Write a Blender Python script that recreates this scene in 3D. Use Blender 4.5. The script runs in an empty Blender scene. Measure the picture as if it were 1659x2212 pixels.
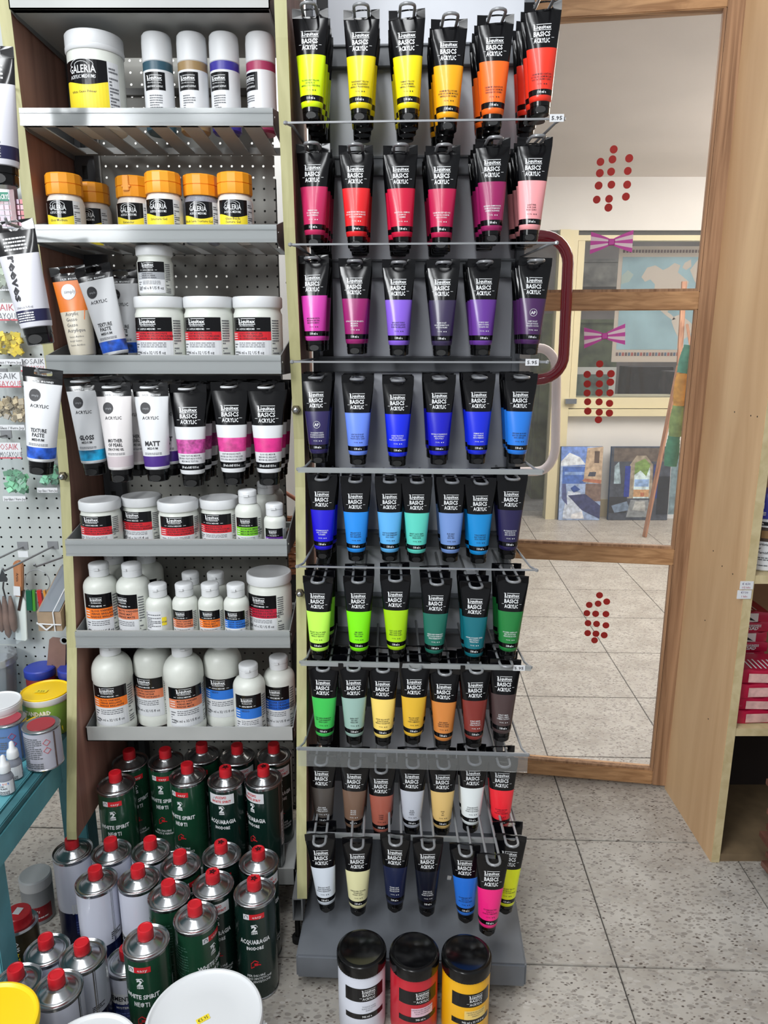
import bpy, bmesh, math, random
from mathutils import Vector, Matrix
R = math.radians
random.seed(7)
sc = bpy.context.scene
C = sc.collection

# ---------------------------------------------------------------- camera, light, exposure
F = 1560.0; TH = R(13.46); CH = 1.3
cd = bpy.data.cameras.new('camera'); cam = bpy.data.objects.new('camera', cd); C.objects.link(cam)
cam.location = (0, 0, CH); cam.rotation_euler = (R(90) - TH, 0, 0)
cd.sensor_fit = 'VERTICAL'; cd.sensor_height = 24; cd.lens = 24 * F / 2212
cd.clip_start = .02
sc.camera = cam
w = bpy.data.worlds.new('world'); sc.world = w; w.use_nodes = True
w.node_tree.nodes['Background'].inputs[0].default_value = (.92, .96, 1, 1)
w.node_tree.nodes['Background'].inputs[1].default_value = .44

def area(name, loc, rot, sx, sy, power, col):
    l = bpy.data.lights.new(name, 'AREA'); l.shape = 'RECTANGLE'; l.size = sx; l.size_y = sy
    l.energy = power; l.color = col
    o = bpy.data.objects.new(name, l); o.location = loc; o.rotation_euler = rot; C.objects.link(o)
    return o
area('shop_lamp_and_fill', (-.95, -.1, 2.75), (R(14), R(-8), 0), .16, 2.6, 28, (.96, .985, 1))
area('shop_lamp_and_fill', (-.22, -.2, 2.75), (R(14), R(-2), 0), .16, 2.6, 28, (.96, .985, 1))
area('shop_lamp_and_fill', (-1.65, -.9, 2.1), (R(66), 0, R(-42)), .9, .7, 50, (.96, .985, 1))  # added frontal fill, standing in for light bounced around the shop
area('passage_lamp', (1.6, 3.5, 2.33), (0, 0, 0), 1.8, 1.6, 70, (1, .93, .81))
area('ceiling_fill', (2.9, 3.3, 1.7), (R(180), 0, 0), .5, 1.6, 90, (1, .91, .82))  # fill added out of view to brighten the passage ceiling
area('studio_lamp', (2.4, 6.3, 2.4), (0, 0, 0), 1.0, .6, 22, (1, .97, .92))
area('rear_wall_fill', (-.6, 2.5, 2.7), (0, 0, 0), 1.4, .4, 22, (.95, .98, 1))  # fill added to brighten the wall behind the slit and peg holes
sc.view_settings.view_transform = 'Standard'; sc.view_settings.look = 'None'
sc.view_settings.exposure = -0.07; sc.view_settings.gamma = 1; sc.view_settings.use_curve_mapping = False

# ---------------------------------------------------------------- helpers
def ray(px, py):
    u = (px - 829.5) / F; v = (py - 1106) / F
    return Vector((u, math.cos(TH) - v * math.sin(TH), -math.sin(TH) - v * math.cos(TH)))
def P(px, py, D):
    r = ray(px, py); return Vector((0, 0, CH)) + r * (D / r.y)
def PZ(px, py, z=0.0):
    r = ray(px, py); return Vector((0, 0, CH)) + r * ((z - CH) / r.z)
def PN(px, py, p0, n):
    r = ray(px, py); o = Vector((0, 0, CH)); return o + r * ((p0 - o).dot(n) / r.dot(n))
def lin(c):
    c = c / 255.0
    return c / 12.92 if c <= .04045 else ((c + .055) / 1.055) ** 2.4
def rgb(c): return (lin(c[0]), lin(c[1]), lin(c[2]), 1)

class NT:
    def __init__(s, m):
        s.t = m.node_tree; s.N = s.t.nodes; s.L = s.t.links
        s.b = s.N['Principled BSDF']; s.out = s.N['Material Output']
    def n(s, typ, **k):
        x = s.N.new(typ)
        for a, b in k.items():
            if a.startswith('i_'): x.inputs[int(a[2:])].default_value = b
            else: setattr(x, a, b)
        return x
    def l(s, a, b): s.L.new(a, b)
MATS = {}
def mat(name, col, rough=.5, metal=0, spec=.5, alpha=None, trans=0, emit=0, noise=0, nscale=40, bump=0, coat=0, sss=0):
    if name in MATS: return MATS[name]
    m = bpy.data.materials.new(name); m.use_nodes = True; t = NT(m); b = t.b
    b.inputs['Base Color'].default_value = rgb(col); b.inputs['Roughness'].default_value = rough
    b.inputs['Metallic'].default_value = metal; b.inputs['Specular IOR Level'].default_value = spec
    b.inputs['Transmission Weight'].default_value = trans
    b.inputs['Coat Weight'].default_value = coat
    if emit:
        b.inputs['Emission Color'].default_value = rgb(col); b.inputs['Emission Strength'].default_value = emit
    if alpha is not None: b.inputs['Alpha'].default_value = alpha
    if noise or bump:
        g = t.n('ShaderNodeNewGeometry'); nz = t.n('ShaderNodeTexNoise'); nz.inputs['Scale'].default_value = nscale; nz.inputs['Detail'].default_value = 4
        t.l(g.outputs['Position'], nz.inputs['Vector'])
        if noise:
            mx = t.n('ShaderNodeMix', data_type='RGBA'); mr = t.n('ShaderNodeMapRange')
            mr.inputs[1].default_value = .3; mr.inputs[2].default_value = .7
            t.l(nz.outputs[0], mr.inputs[0]); t.l(mr.outputs[0], mx.inputs[0])
            mx.inputs[6].default_value = rgb(tuple(c * (1 - noise) for c in col)); mx.inputs[7].default_value = rgb(tuple(min(255, c * (1 + noise)) for c in col))
            t.l(mx.outputs[2], b.inputs['Base Color'])
        if bump:
            bp = t.n('ShaderNodeBump'); bp.inputs['Strength'].default_value = bump; bp.inputs['Distance'].default_value = .002
            t.l(nz.outputs[0], bp.inputs['Height']); t.l(bp.outputs[0], b.inputs['Normal'])
    MATS[name] = m; return m

def wood(name, c1, c2, scale=(60, 60, 2.2), rough=.55, knots=True, bump=.15):
    if name in MATS: return MATS[name]
    m = bpy.data.materials.new(name); m.use_nodes = True; t = NT(m)
    g = t.n('ShaderNodeNewGeometry'); mp = t.n('ShaderNodeMapping'); mp.inputs['Scale'].default_value = scale
    t.l(g.outputs['Position'], mp.inputs['Vector'])
    nz = t.n('ShaderNodeTexNoise'); nz.inputs['Scale'].default_value = 1; nz.inputs['Detail'].default_value = 5; nz.inputs['Distortion'].default_value = .9
    t.l(mp.outputs[0], nz.inputs['Vector'])
    cr = t.n('ShaderNodeValToRGB'); cr.color_ramp.elements[0].position = .32; cr.color_ramp.elements[1].position = .66
    cr.color_ramp.elements[0].color = rgb(c1); cr.color_ramp.elements[1].color = rgb(c2)
    t.l(nz.outputs[0], cr.inputs[0]); last = cr.outputs[0]
    if knots:
        mp2 = t.n('ShaderNodeMapping'); mp2.inputs['Scale'].default_value = (min(9, scale[0] * .15 + 2), min(9, scale[1] * .15 + 2), min(9, scale[2] * .15 + 2))
        t.l(g.outputs['Position'], mp2.inputs['Vector'])
        vo = t.n('ShaderNodeTexVoronoi'); vo.inputs['Scale'].default_value = 1; t.l(mp2.outputs[0], vo.inputs['Vector'])
        mr = t.n('ShaderNodeMapRange'); mr.inputs[1].default_value = .05; mr.inputs[2].default_value = .12; t.l(vo.outputs['Distance'], mr.inputs[0])
        mx = t.n('ShaderNodeMix', data_type='RGBA'); mx.inputs[6].default_value = rgb(tuple(c * .5 for c in c1))
        t.l(mr.outputs[0], mx.inputs[0]); t.l(last, mx.inputs[7]); last = mx.outputs[2]
    t.l(last, t.b.inputs['Base Color']); t.b.inputs['Roughness'].default_value = rough
    bp = t.n('ShaderNodeBump'); bp.inputs['Strength'].default_value = bump; bp.inputs['Distance'].default_value = .001
    t.l(nz.outputs[0], bp.inputs['Height']); t.l(bp.outputs[0], t.b.inputs['Normal'])
    MATS[name] = m; return m

def clear(name, tint=(250, 252, 255), gloss=.06, rough=.02, dens=0.0, body=(230, 232, 235)):
    """thin clear sheet: mostly transparent, fresnel gloss, optional milky body"""
    if name in MATS: return MATS[name]
    m = bpy.data.materials.new(name); m.use_nodes = True; t = NT(m); t.N.remove(t.b)
    tr = t.n('ShaderNodeBsdfTransparent'); tr.inputs[0].default_value = rgb(tint)
    gl = t.n('ShaderNodeBsdfGlossy'); gl.inputs['Roughness'].default_value = rough
    fr = t.n('ShaderNodeFresnel'); fr.inputs[0].default_value = 1.45
    mu = t.n('ShaderNodeMath', operation='MULTIPLY'); mu.inputs[1].default_value = gloss / .04 * .5; t.l(fr.outputs[0], mu.inputs[0]); mu.use_clamp = True
    mx = t.n('ShaderNodeMixShader'); t.l(mu.outputs[0], mx.inputs[0]); last = tr.outputs[0]
    if dens:
        df = t.n('ShaderNodeBsdfDiffuse'); df.inputs[0].default_value = rgb(body)
        tl = t.n('ShaderNodeBsdfTranslucent'); tl.inputs[0].default_value = rgb(body)
        md = t.n('ShaderNodeMixShader'); md.inputs[0].default_value = .4; t.l(df.outputs[0], md.inputs[1]); t.l(tl.outputs[0], md.inputs[2])
        m2 = t.n('ShaderNodeMixShader'); m2.inputs[0].default_value = dens; t.l(tr.outputs[0], m2.inputs[1]); t.l(md.outputs[0], m2.inputs[2]); last = m2.outputs[0]
    t.l(last, mx.inputs[1]); t.l(gl.outputs[0], mx.inputs[2]); t.l(mx.outputs[0], t.out.inputs[0])
    MATS[name] = m; return m

def terrazzo(name):
    m = bpy.data.materials.new(name); m.use_nodes = True; t = NT(m)
    g = t.n('ShaderNodeNewGeometry')
    wz = t.n('ShaderNodeTexNoise'); wz.inputs['Scale'].default_value = 22; t.l(g.outputs['Position'], wz.inputs['Vector'])
    ad = t.n('ShaderNodeMix', data_type='RGBA', blend_type='LINEAR_LIGHT'); ad.inputs[0].default_value = .006
    t.l(g.outputs['Position'], ad.inputs[6]); t.l(wz.outputs[1], ad.inputs[7])
    mpv = t.n('ShaderNodeMapping'); mpv.inputs['Rotation'].default_value = (0, 0, .7); mpv.inputs['Scale'].default_value = (.72, 1.35, 1); t.l(ad.outputs[2], mpv.inputs['Vector'])
    last = None
    base = t.n('ShaderNodeValToRGB'); nb = t.n('ShaderNodeTexNoise'); nb.inputs['Scale'].default_value = 9; nb.inputs['Detail'].default_value = 5
    t.l(g.outputs['Position'], nb.inputs['Vector']); t.l(nb.outputs[0], base.inputs[0])
    base.color_ramp.elements[0].position = .3; base.color_ramp.elements[0].color = rgb((158, 151, 142)); base.color_ramp.elements[1].position = .7; base.color_ramp.elements[1].color = rgb((188, 183, 175))
    last = base.outputs[0]
    for sc_, thr, size, cols in ((92, .35, .50, ((140, 134, 127), (184, 179, 172))), (150, .60, .42, ((128, 121, 114), (170, 163, 154))), (120, .84, .30, ((104, 97, 92), (146, 138, 130))), (150, .88, .30, ((66, 58, 54), (110, 98, 90))), (84, .95, .25, ((74, 64, 60), (116, 106, 98)))):
        vo = t.n('ShaderNodeTexVoronoi'); vo.inputs['Scale'].default_value = sc_; t.l(mpv.outputs[0], vo.inputs['Vector'])
        sp = t.n('ShaderNodeSeparateColor'); t.l(vo.outputs['Color'], sp.inputs[0])
        a = t.n('ShaderNodeMath', operation='GREATER_THAN'); a.inputs[1].default_value = thr; t.l(sp.outputs[0], a.inputs[0])
        d = t.n('ShaderNodeMath', operation='LESS_THAN'); d.inputs[1].default_value = size; t.l(vo.outputs['Distance'], d.inputs[0])
        mu = t.n('ShaderNodeMath', operation='MULTIPLY'); t.l(a.outputs[0], mu.inputs[0]); t.l(d.outputs[0], mu.inputs[1])
        cc = t.n('ShaderNodeMix', data_type='RGBA'); cc.inputs[6].default_value = rgb(cols[0]); cc.inputs[7].default_value = rgb(cols[1]); t.l(sp.outputs[1], cc.inputs[0])
        mx = t.n('ShaderNodeMix', data_type='RGBA'); t.l(mu.outputs[0], mx.inputs[0]); t.l(last, mx.inputs[6]); t.l(cc.outputs[2], mx.inputs[7]); last = mx.outputs[2]
    t.l(last, t.b.inputs['Base Color']); t.b.inputs['Roughness'].default_value = .38; t.b.inputs['Specular IOR Level'].default_value = .35
    MATS[name] = m; return m

def pegmat(name, col, pitch, ox, oz, rad=.0024):
    m = bpy.data.materials.new(name); m.use_nodes = True; t = NT(m)
    t.b.inputs['Base Color'].default_value = rgb(col); t.b.inputs['Roughness'].default_value = .5
    g = t.n('ShaderNodeNewGeometry'); s = t.n('ShaderNodeSeparateXYZ'); t.l(g.outputs['Position'], s.inputs[0])
    sq = []
    for k, o in ((0, ox), (2, oz)):
        a = t.n('ShaderNodeMath', operation='SUBTRACT'); a.inputs[1].default_value = o; t.l(s.outputs[k], a.inputs[0])
        p = t.n('ShaderNodeMath', operation='PINGPONG'); p.inputs[1].default_value = pitch / 2; t.l(a.outputs[0], p.inputs[0])
        q = t.n('ShaderNodeMath', operation='POWER'); q.inputs[1].default_value = 2; t.l(p.outputs[0], q.inputs[0]); sq.append(q)
    ad = t.n('ShaderNodeMath', operation='ADD'); t.l(sq[0].outputs[0], ad.inputs[0]); t.l(sq[1].outputs[0], ad.inputs[1])
    gt = t.n('ShaderNodeMath', operation='GREATER_THAN'); gt.inputs[1].default_value = rad * rad; t.l(ad.outputs[0], gt.inputs[0])
    t.l(gt.outputs[0], t.b.inputs['Alpha'])
    MATS[name] = m; return m

# text -> 2D verts/faces, cap height 1, x from 0
TX = {}
def text2d(s, bold=0.0):
    k = (s, bold)
    if k in TX: return TX[k]
    cu = bpy.data.curves.new('t', 'FONT'); cu.body = s; cu.size = 1.0; cu.resolution_u = 1; cu.offset = bold; cu.fill_mode = 'FRONT'
    ob = bpy.data.objects.new('t', cu)
    me = bpy.data.meshes.new_from_object(ob)
    vs = [(v.co.x, v.co.y) for v in me.vertices]; fs = [tuple(p.vertices) for p in me.polygons]
    bpy.data.objects.remove(ob); bpy.data.curves.remove(cu); bpy.data.meshes.remove(me)
    if vs:
        x0 = min(v[0] for v in vs); x1 = max(v[0] for v in vs)
    else: x0 = x1 = 0
    sc_ = 1 / .71
    TX[k] = ([((x - x0) * sc_, y * sc_) for x, y in vs], fs, (x1 - x0) * sc_)
    return TX[k]

class MB:
    def __init__(s): s.v = []; s.f = []; s.m = []
    def add(s, vs, fs, m=0):
        o = len(s.v); s.v += [tuple(v) for v in vs]; s.f += [tuple(i + o for i in f) for f in fs]; s.m += [m] * len(fs); return s
    def box(s, x0, x1, y0, y1, z0, z1, m=0):
        vs = [(x, y, z) for x in (x0, x1) for y in (y0, y1) for z in (z0, z1)]
        return s.add(vs, [(0, 1, 3, 2), (4, 6, 7, 5), (0, 4, 5, 1), (2, 3, 7, 6), (0, 2, 6, 4), (1, 5, 7, 3)], m)
    def prism(s, pts, a0, a1, ax='x', m=0):
        f = {'x': lambda p, a: (a, p[0], p[1]), 'y': lambda p, a: (p[0], a, p[1]), 'z': lambda p, a: (p[0], p[1], a)}[ax]
        n = len(pts)
        vs = [f(p, a0) for p in pts] + [f(p, a1) for p in pts]
        fs = [tuple(range(n))[::-1], tuple(range(n, 2 * n))] + [(i, (i + 1) % n, n + (i + 1) % n, n + i) for i in range(n)]
        return s.add(vs, fs, m)
    def lathe(s, prof, n=24, m=0, cx=0, cy=0, ms=None, rib=0, ribseg=(), ends=True):
        vs = []; k = len(prof)
        for j, (r, z) in enumerate(prof):
            for i in range(n):
                a = 2 * math.pi * i / n; rr = r
                if rib and j in ribseg and i % 2: rr = r - rib
                vs.append((cx + rr * math.cos(a), cy + rr * math.sin(a), z))
        fs = []; mm = []
        for j in range(k - 1):
            for i in range(n):
                fs.append((j * n + i, j * n + (i + 1) % n, (j + 1) * n + (i + 1) % n, (j + 1) * n + i)); mm.append(ms[j] if ms else m)
        o = len(s.f); s.add(vs, fs, m); s.m[o:] = mm
        if ends and prof[0][0] > 1e-5: s.add(vs[:n], [tuple(range(n))[::-1]], ms[0] if ms else m)
        if ends and prof[-1][0] > 1e-5: s.add(vs[-n:], [tuple(range(n))], ms[-1] if ms else m)
        return s
    def sweep(s, pts, r, n=6, m=0, closed=False):
        pts = [Vector(p) for p in pts]; k = len(pts); up = None; vs = []
        for i, p in enumerate(pts):
            a = pts[(i - 1) % k] if (i or closed) else p; b = pts[(i + 1) % k] if (i < k - 1 or closed) else p
            t = (b - a).normalized()
            if up is None:
                up = Vector((0, 0, 1)) if abs(t.z) < .9 else Vector((1, 0, 0))
            x = t.cross(up)
            if x.length < 1e-4: x = t.orthogonal()
            x.normalize(); up = x.cross(t).normalized()
            for j in range(n):
                an = 2 * math.pi * (j + .5) / n; vs.append(p + (x * math.cos(an) + up * math.sin(an)) * r)
        fs = []
        for i in range(k if closed else k - 1):
            for j in range(n):
                a = i * n + j; b = i * n + (j + 1) % n; c = ((i + 1) % k) * n + (j + 1) % n; d = ((i + 1) % k) * n + j
                fs.append((a, b, c, d))
        if not closed: fs += [tuple(range(n))[::-1], tuple(range((k - 1) * n, k * n))]
        return s.add(vs, fs, m)
    def patch(s, fn, u0, u1, v0, v1, m=0, nu=8, nv=1, off=.0003, top=None):
        vs = []
        for j in range(nv + 1):
            for i in range(nu + 1):
                u = u0 + (u1 - u0) * i / nu; tv = v1 if top is None else top(i / nu)
                vs.append(fn(u, v0 + (tv - v0) * j / nv, off))
        return s.add(vs, [(j * (nu + 1) + i, j * (nu + 1) + i + 1, (j + 1) * (nu + 1) + i + 1, (j + 1) * (nu + 1) + i) for j in range(nv) for i in range(nu)], m)
    def text(s, fn, t, u, v, h, m=0, w=None, al='C', bold=0.02, off=.0005, sx=1):
        vs, fs, W = text2d(t, bold)
        if not vs: return s
        k = h * sx if w is None else w / W
        x0 = u - (W * k / 2 if al == 'C' else 0 if al == 'L' else W * k)
        return s.add([fn(x0 + x * k, v + y * h, off) for x, y in vs], fs, m)
    def lines(s, fn, u0, u1, v0, v1, n, m=0, off=.0005, seed=0, fill=.55):
        rd = random.Random(seed)
        st = (v1 - v0) / n
        for i in range(n):
            u = u0
            while u < u1:
                l = (u1 - u0) * rd.uniform(.05, .2); e = min(u1, u + l)
                if n > 3 and rd.random() < .08: break
                s.patch(fn, u, e, v0 + i * st, v0 + i * st + st * fill, m, nu=2, off=off); u = e + (u1 - u0) * .025
        return s
    def me(s, name, mats, smooth=True, ang=38, bevel=0):
        me = bpy.data.meshes.new(name); me.from_pydata(s.v, [], s.f)
        for mm in mats: me.materials.append(mm)
        me.polygons.foreach_set('material_index', s.m)
        bm = bmesh.new(); bm.from_mesh(me)
        if bevel:
            bmesh.ops.bevel(bm, geom=[e for e in bm.edges if len(e.link_faces) == 2 and e.calc_face_angle(0) > .5], offset=bevel, segments=2, affect='EDGES', clamp_overlap=True)
        else: pass
        if len(bm.faces) < 60000 and any(len(e.link_faces) == 2 for e in bm.edges): bmesh.ops.recalc_face_normals(bm, faces=bm.faces)
        bm.to_mesh(me); bm.free()
        if smooth:
            me.shade_smooth(); me.set_sharp_from_angle(angle=R(ang))
        return me

def ob(name, me, parent=None, loc=None):
    o = bpy.data.objects.new(name, me); C.objects.link(o)
    if parent: o.parent = parent
    if loc: o.location = loc
    return o
def obj(name, mb, mats, parent=None, loc=None, **k):
    if not isinstance(mats, (list, tuple)): mats = [mats]
    return ob(name, mb.me(name, mats, **k), parent, loc)
def tag(o, label=None, cat=None, group=None, kind=None):
    if label: o['label'] = label
    if cat: o['category'] = cat
    if group: o['group'] = group
    if kind: o['kind'] = kind
    return o
def thing(name, label, cat, loc=(0, 0, 0), rot=(0, 0, 0), group=None):
    o = bpy.data.objects.new(name, None); C.objects.link(o); o.location = loc; o.rotation_euler = rot
    o.empty_display_size = .05
    return tag(o, label, cat, group)
def struct(name, mb, mats, **k): return tag(obj(name, mb, mats, **k), kind='structure')
def cylfn(r, cx=0, cy=0, rot=0):
    """u = arc length along the front (towards -y), v = height"""
    rf = r if callable(r) else (lambda z: r)
    def fn(u, v, off=0):
        rr = rf(v); a = u / rr + rot; rr += off
        return (cx + rr * math.sin(a), cy - rr * math.cos(a), v)
    return fn
def planefn(o, ux, vx, n):
    def fn(u, v, off=0): return tuple(o + ux * u + vx * v + n * off)
    return fn

# ---------------------------------------------------------------- materials
WHITE = (232, 234, 236)
m_black = mat('black_plastic', (9, 9, 10), .16, spec=.4)
m_blackp = mat('black_print', (9, 9, 12), .16, spec=.4)
m_blackm = mat('black_matte', (10, 10, 11), .55)
m_white = mat('white_plastic', (212, 214, 216), .42)
m_whitet = mat('white_bottle', (208, 211, 204), .38, noise=.02, nscale=30)
m_wlabel = mat('white_label', (214, 216, 219), .35)
m_wtext = mat('white_text', (222, 224, 226), .4)
m_dtext = mat('dark_text', (35, 35, 40), .5)
m_gtext = mat('grey_text', (95, 97, 102), .5)
m_grey = mat('grey_rack_paint', (98, 102, 108), .42, noise=.05, nscale=12)
m_panel = mat('grey_panel', (208, 211, 218), .45, noise=.03, nscale=6)
m_bar = mat('crossbar_grey', (104, 107, 112), .45)
m_wire = mat('grey_wire', (140, 142, 145), .3, metal=.2)
m_shelf = mat('grey_shelf', (164, 166, 164), .42, noise=.04, nscale=8)
m_shelfd = mat('shelf_bracket', (120, 122, 124), .4, metal=.3)
m_strip = clear('plastic_strip', dens=.6, gloss=.09, rough=.12, body=(204, 208, 208))
m_strip2 = clear('plastic_strip_clear', dens=.16, gloss=.04, rough=.15, body=(200, 202, 200))
m_brown = wood('brown_laminate', (128, 90, 78), (160, 118, 102), (30, 30, 1.4), knots=False, bump=.05)
m_edge = wood('panel_edge', (160, 156, 112), (176, 172, 128), (50, 50, 5), knots=False, bump=.1)
m_pine = wood('pine', (128, 92, 64), (178, 138, 104), (70, 70, 2.2))
m_pineh = wood('pine_rail', (150, 108, 70), (196, 152, 108), (2.2, 60, 70))
m_ply = wood('plywood', (190, 152, 112), (214, 180, 138), (9, 9, 1.1), knots=False, bump=.03)
m_plye = wood('plywood_edge', (182, 164, 122), (200, 184, 144), (30, 30, 30), knots=False, bump=.05)
m_glass = clear('door_glass', gloss=.05, dens=.03)
m_redst = mat('red_sticker', (176, 32, 24), .6)
m_steel = mat('tin', (176, 178, 180), .24, metal=1)
m_steeld = mat('tin_dark', (120, 122, 124), .3, metal=1)
m_redcap = mat('red_cap', (190, 22, 34), .42, noise=.06, nscale=60)
m_green = mat('can_green', (22, 62, 42), .24, noise=.05, nscale=30, coat=.3)
m_dgreen = mat('can_dark_green', (14, 38, 32), .24, coat=.3)
m_lav = mat('can_lavender', (205, 208, 222), .28, coat=.2)
m_navy = mat('can_navy', (18, 24, 58), .26, coat=.2)
m_redp = mat('red_print', (200, 32, 42), .4)
m_orange = mat('orange_print', (238, 118, 32), .35)
m_dorange = mat('dull_orange_print', (214, 122, 84), .35)
m_bluep = mat('blue_print', (38, 112, 205), .35)
m_limep = mat('lime_print', (118, 200, 40), .35)
m_violetp = mat('violet_print', (100, 48, 150), .35)
m_greyp = mat('grey_print', (150, 153, 158), .35)
m_yellowp = mat('yellow_print', (236, 214, 50), .4)
m_teal = mat('teal_paint', (84, 150, 160), .5, noise=.07, nscale=14, bump=.2)
m_teald = mat('teal_paint_dark', (52, 104, 112), .5, noise=.12, nscale=25)  # darker teal for the batten between table top and apron
m_creamf = mat('cream_frame', (214, 204, 168), .45)
m_wall = mat('white_wall', (222, 220, 216), .8, noise=.015, nscale=4)
m_ceil = mat('ceiling_paint', (200, 192, 184), .85, noise=.02, nscale=3)

# ---------------------------------------------------------------- the setting
TZ = terrazzo('terrazzo')
fl = struct('floor', MB().box(-2.2, 3.6, -1.2, 7.4, -.06, -.004), mat('grout', (70, 66, 62), .8), smooth=False)
tile_me = MB().box(-.1985, .1985, -.1985, .1985, -.02, 0).me('tile', [TZ], smooth=False, bevel=.0012)
A = R(-2.0); ca, sa = math.cos(A), math.sin(A)
TO = Vector((.497, 1.2708, 0))
for i in range(-7, 8):
    for j in range(-4, 15):
        c = TO + Vector((ca * (i + .5) * .4 - sa * (j + .5) * .4, sa * (i + .5) * .4 + ca * (j + .5) * .4, 0))
        if not (-1.9 < c.x < 3.4 and -.3 < c.y < 7.1) or (c.y < .7 and abs(c.x) > 1): continue
        t = ob('tile', tile_me, fl); t.location = c; t.rotation_euler = (0, 0, A)

struct('wall_back', MB().box(-1.9, .20, 2.9, 3.0, 0, 2.9), m_wall, smooth=False)
# dark boards added behind the peg panel so some holes look dark
for q_ in ((-.69, -.25, 0, 1.06), (-.62, -.25, 1.46, 1.66), (-.36, -.25, 1.06, 1.46)): struct('rear_backing', MB().box(q_[0], q_[1], 1.80, 1.81, q_[2], q_[3]), mat('dark_backing', (38, 38, 40), .8), smooth=False)

# passage beyond the door
struct('ceiling', MB().box(.2, 3.6, 2.5, 5.4, 2.36, 2.42), m_ceil, smooth=False)
FD = 5.3
xl = P(1222, 900, FD).x; zs = P(1300, 897, FD).z; zt = P(1300, 500, FD).z; zc = 2.36
struct('wall_far', MB().box(xl, 3.6, FD, FD + .1, 0, zs).box(-.4, 3.6, FD - .06, FD + .1, zt, zc), m_wall, smooth=False)
struct('baseboard_far', MB().box(xl, 3.6, FD - .015, FD, 0, P(1300, 1078, FD).z), mat('tan_skirting', (196, 182, 152), .6), smooth=False)
struct('wall_right', MB().box(3.5, 3.6, 2.0, 7.3, 0, 2.6), m_wall, smooth=False)
struct('wall_front', MB().box(-.5, 3.6, 7.2, 7.3, 0, 2.6), mat('studio_grey', (112, 104, 98), .8, noise=.12, nscale=3), smooth=False)
struct('ceiling_studio', MB().box(-.5, 3.6, 5.4, 7.3, 2.5, 2.56), m_ceil, smooth=False)
win = tag(thing('window_1', None, None), kind='structure')
x0 = P(1240, 800, FD).x; x1 = 3.4
zb = P(1300, 858, FD).z
for q_ in ((.07, zs, zs + .05), (.05, zs + .055, zb), (.05, zt - .065, zt - .03)): obj('window_frame', MB().box(xl, x1, FD - q_[0], FD + .02, q_[1], q_[2]), m_creamf, win, smooth=False)
obj('window_rail', MB().box(xl, x1, FD - .03, FD + .02, zt - .028, zt), mat('dark_rail', (60, 58, 54), .5), win, smooth=False)
for a, b in ((1236, 1250),):
    xa = P(a, 700, FD).x; xb = P(b, 700, FD).x
    obj('window_stile', MB().box(xa, xb, FD - .045, FD + .01, zb, zt - .065), m_creamf, win, smooth=False)
obj('window_sill', MB().box(xl, x1, FD + .02, FD + .32, zb - .03, zb), m_creamf, win, smooth=False)
obj('window_latch', MB().box(P(1222, 862, FD - .1).x, P(1246, 862, FD - .1).x, FD - .1, FD - .06, zb - .04, zb - .005), m_steel, win, smooth=False)
obj('pane', MB().box(x0, x1, FD - .02, FD - .015, zb, zt - .065), clear('window_glass', gloss=.04, dens=.05, body=(150, 148, 142)), win, smooth=False)
dr2 = tag(thing('door_2', None, None), kind='structure')
xp0 = P(1188, 800, FD).x
obj('door_post', MB().box(xp0, xp0 + .07, FD - .1, FD, 0, zt), m_creamf, dr2, smooth=False)
obj('door_post', MB().box(xp0 + .075, xl - .001, FD - .07, FD, 0, zt), m_creamf, dr2, smooth=False)
obj('door_pane', MB().box(-.4, xp0, FD - .03, FD - .025, .05, zt), MATS['window_glass'], dr2, smooth=False)

# ---------------------------------------------------------------- wooden glass door
d0 = PZ(1450, 1706); d1 = PZ(1113, 1676)
DX = (d0 - d1); DX.z = 0; DX.normalize(); DN = Vector((DX.y, -DX.x, 0))     # towards the camera
door = tag(thing('door_1', None, None), kind='structure')
def dp(px, py, n=0.0):
    p = PN(px, py, d0 + DN * n, DN); return (p - d0).dot(DX), p.z
def dbox(mb, a0, a1, z0, z1, n0=-.04, n1=0.0, m=0):
    vs = []
    for a in (a0, a1):
        for n in (n0, n1):
            for z in (z0, z1): vs.append(d0 + DX * a + DN * n + Vector((0, 0, z)))
    return mb.add(vs, [(0, 1, 3, 2), (4, 6, 7, 5), (0, 4, 5, 1), (2, 3, 7, 6), (0, 2, 6, 4), (1, 5, 7, 3)], m)
aR = dp(1451, 1650)[0]; aG = dp(1412, 1660)[0]; aL = -.92
bz = {'b': (.01, dp(1412, 1667)[1]), 'm2': (dp(1450, 1222)[1], dp(1452, 1187)[1]), 'm1': (dp(1509, 669)[1], dp(1510, 629)[1]), 't': (dp(1571, 15)[1], dp(1571, 15)[1] + .10)}
obj('stile', dbox(MB(), aG, aR, .01, 2.1), m_pine, door, smooth=False, bevel=.002)
obj('stile', dbox(MB(), aL, aL + .09, .01, 2.1), m_pine, door, smooth=False, bevel=.002)
for k in bz:
    obj('rail', dbox(MB(), aL + .09, aG, bz[k][0], bz[k][1], -.039, -.002), m_pineh, door, smooth=False, bevel=.002)
panes = []
for a, b in (('b', 'm2'), ('m2', 'm1'), ('m1', 't')):
    pane = obj('glass_pane', dbox(MB(), aL + .085, aG + .002, bz[a][1] - .004, bz[b][0] + .004, -.022, -.018), m_glass, door, smooth=False)
    panes.append((bz[a][1], bz[b][0], pane))
    # glazing beads
    q = MB()
    z0_, z1_ = bz[a][1], bz[b][0]
    dbox(q, aG - .008, aG - .001, z0_, z1_, -.018, -.004); dbox(q, aL + .09, aG - .008, z0_, z0_ + .007, -.018, -.004)
    obj('glazing_bead', q, m_pine, door, smooth=False)
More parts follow.
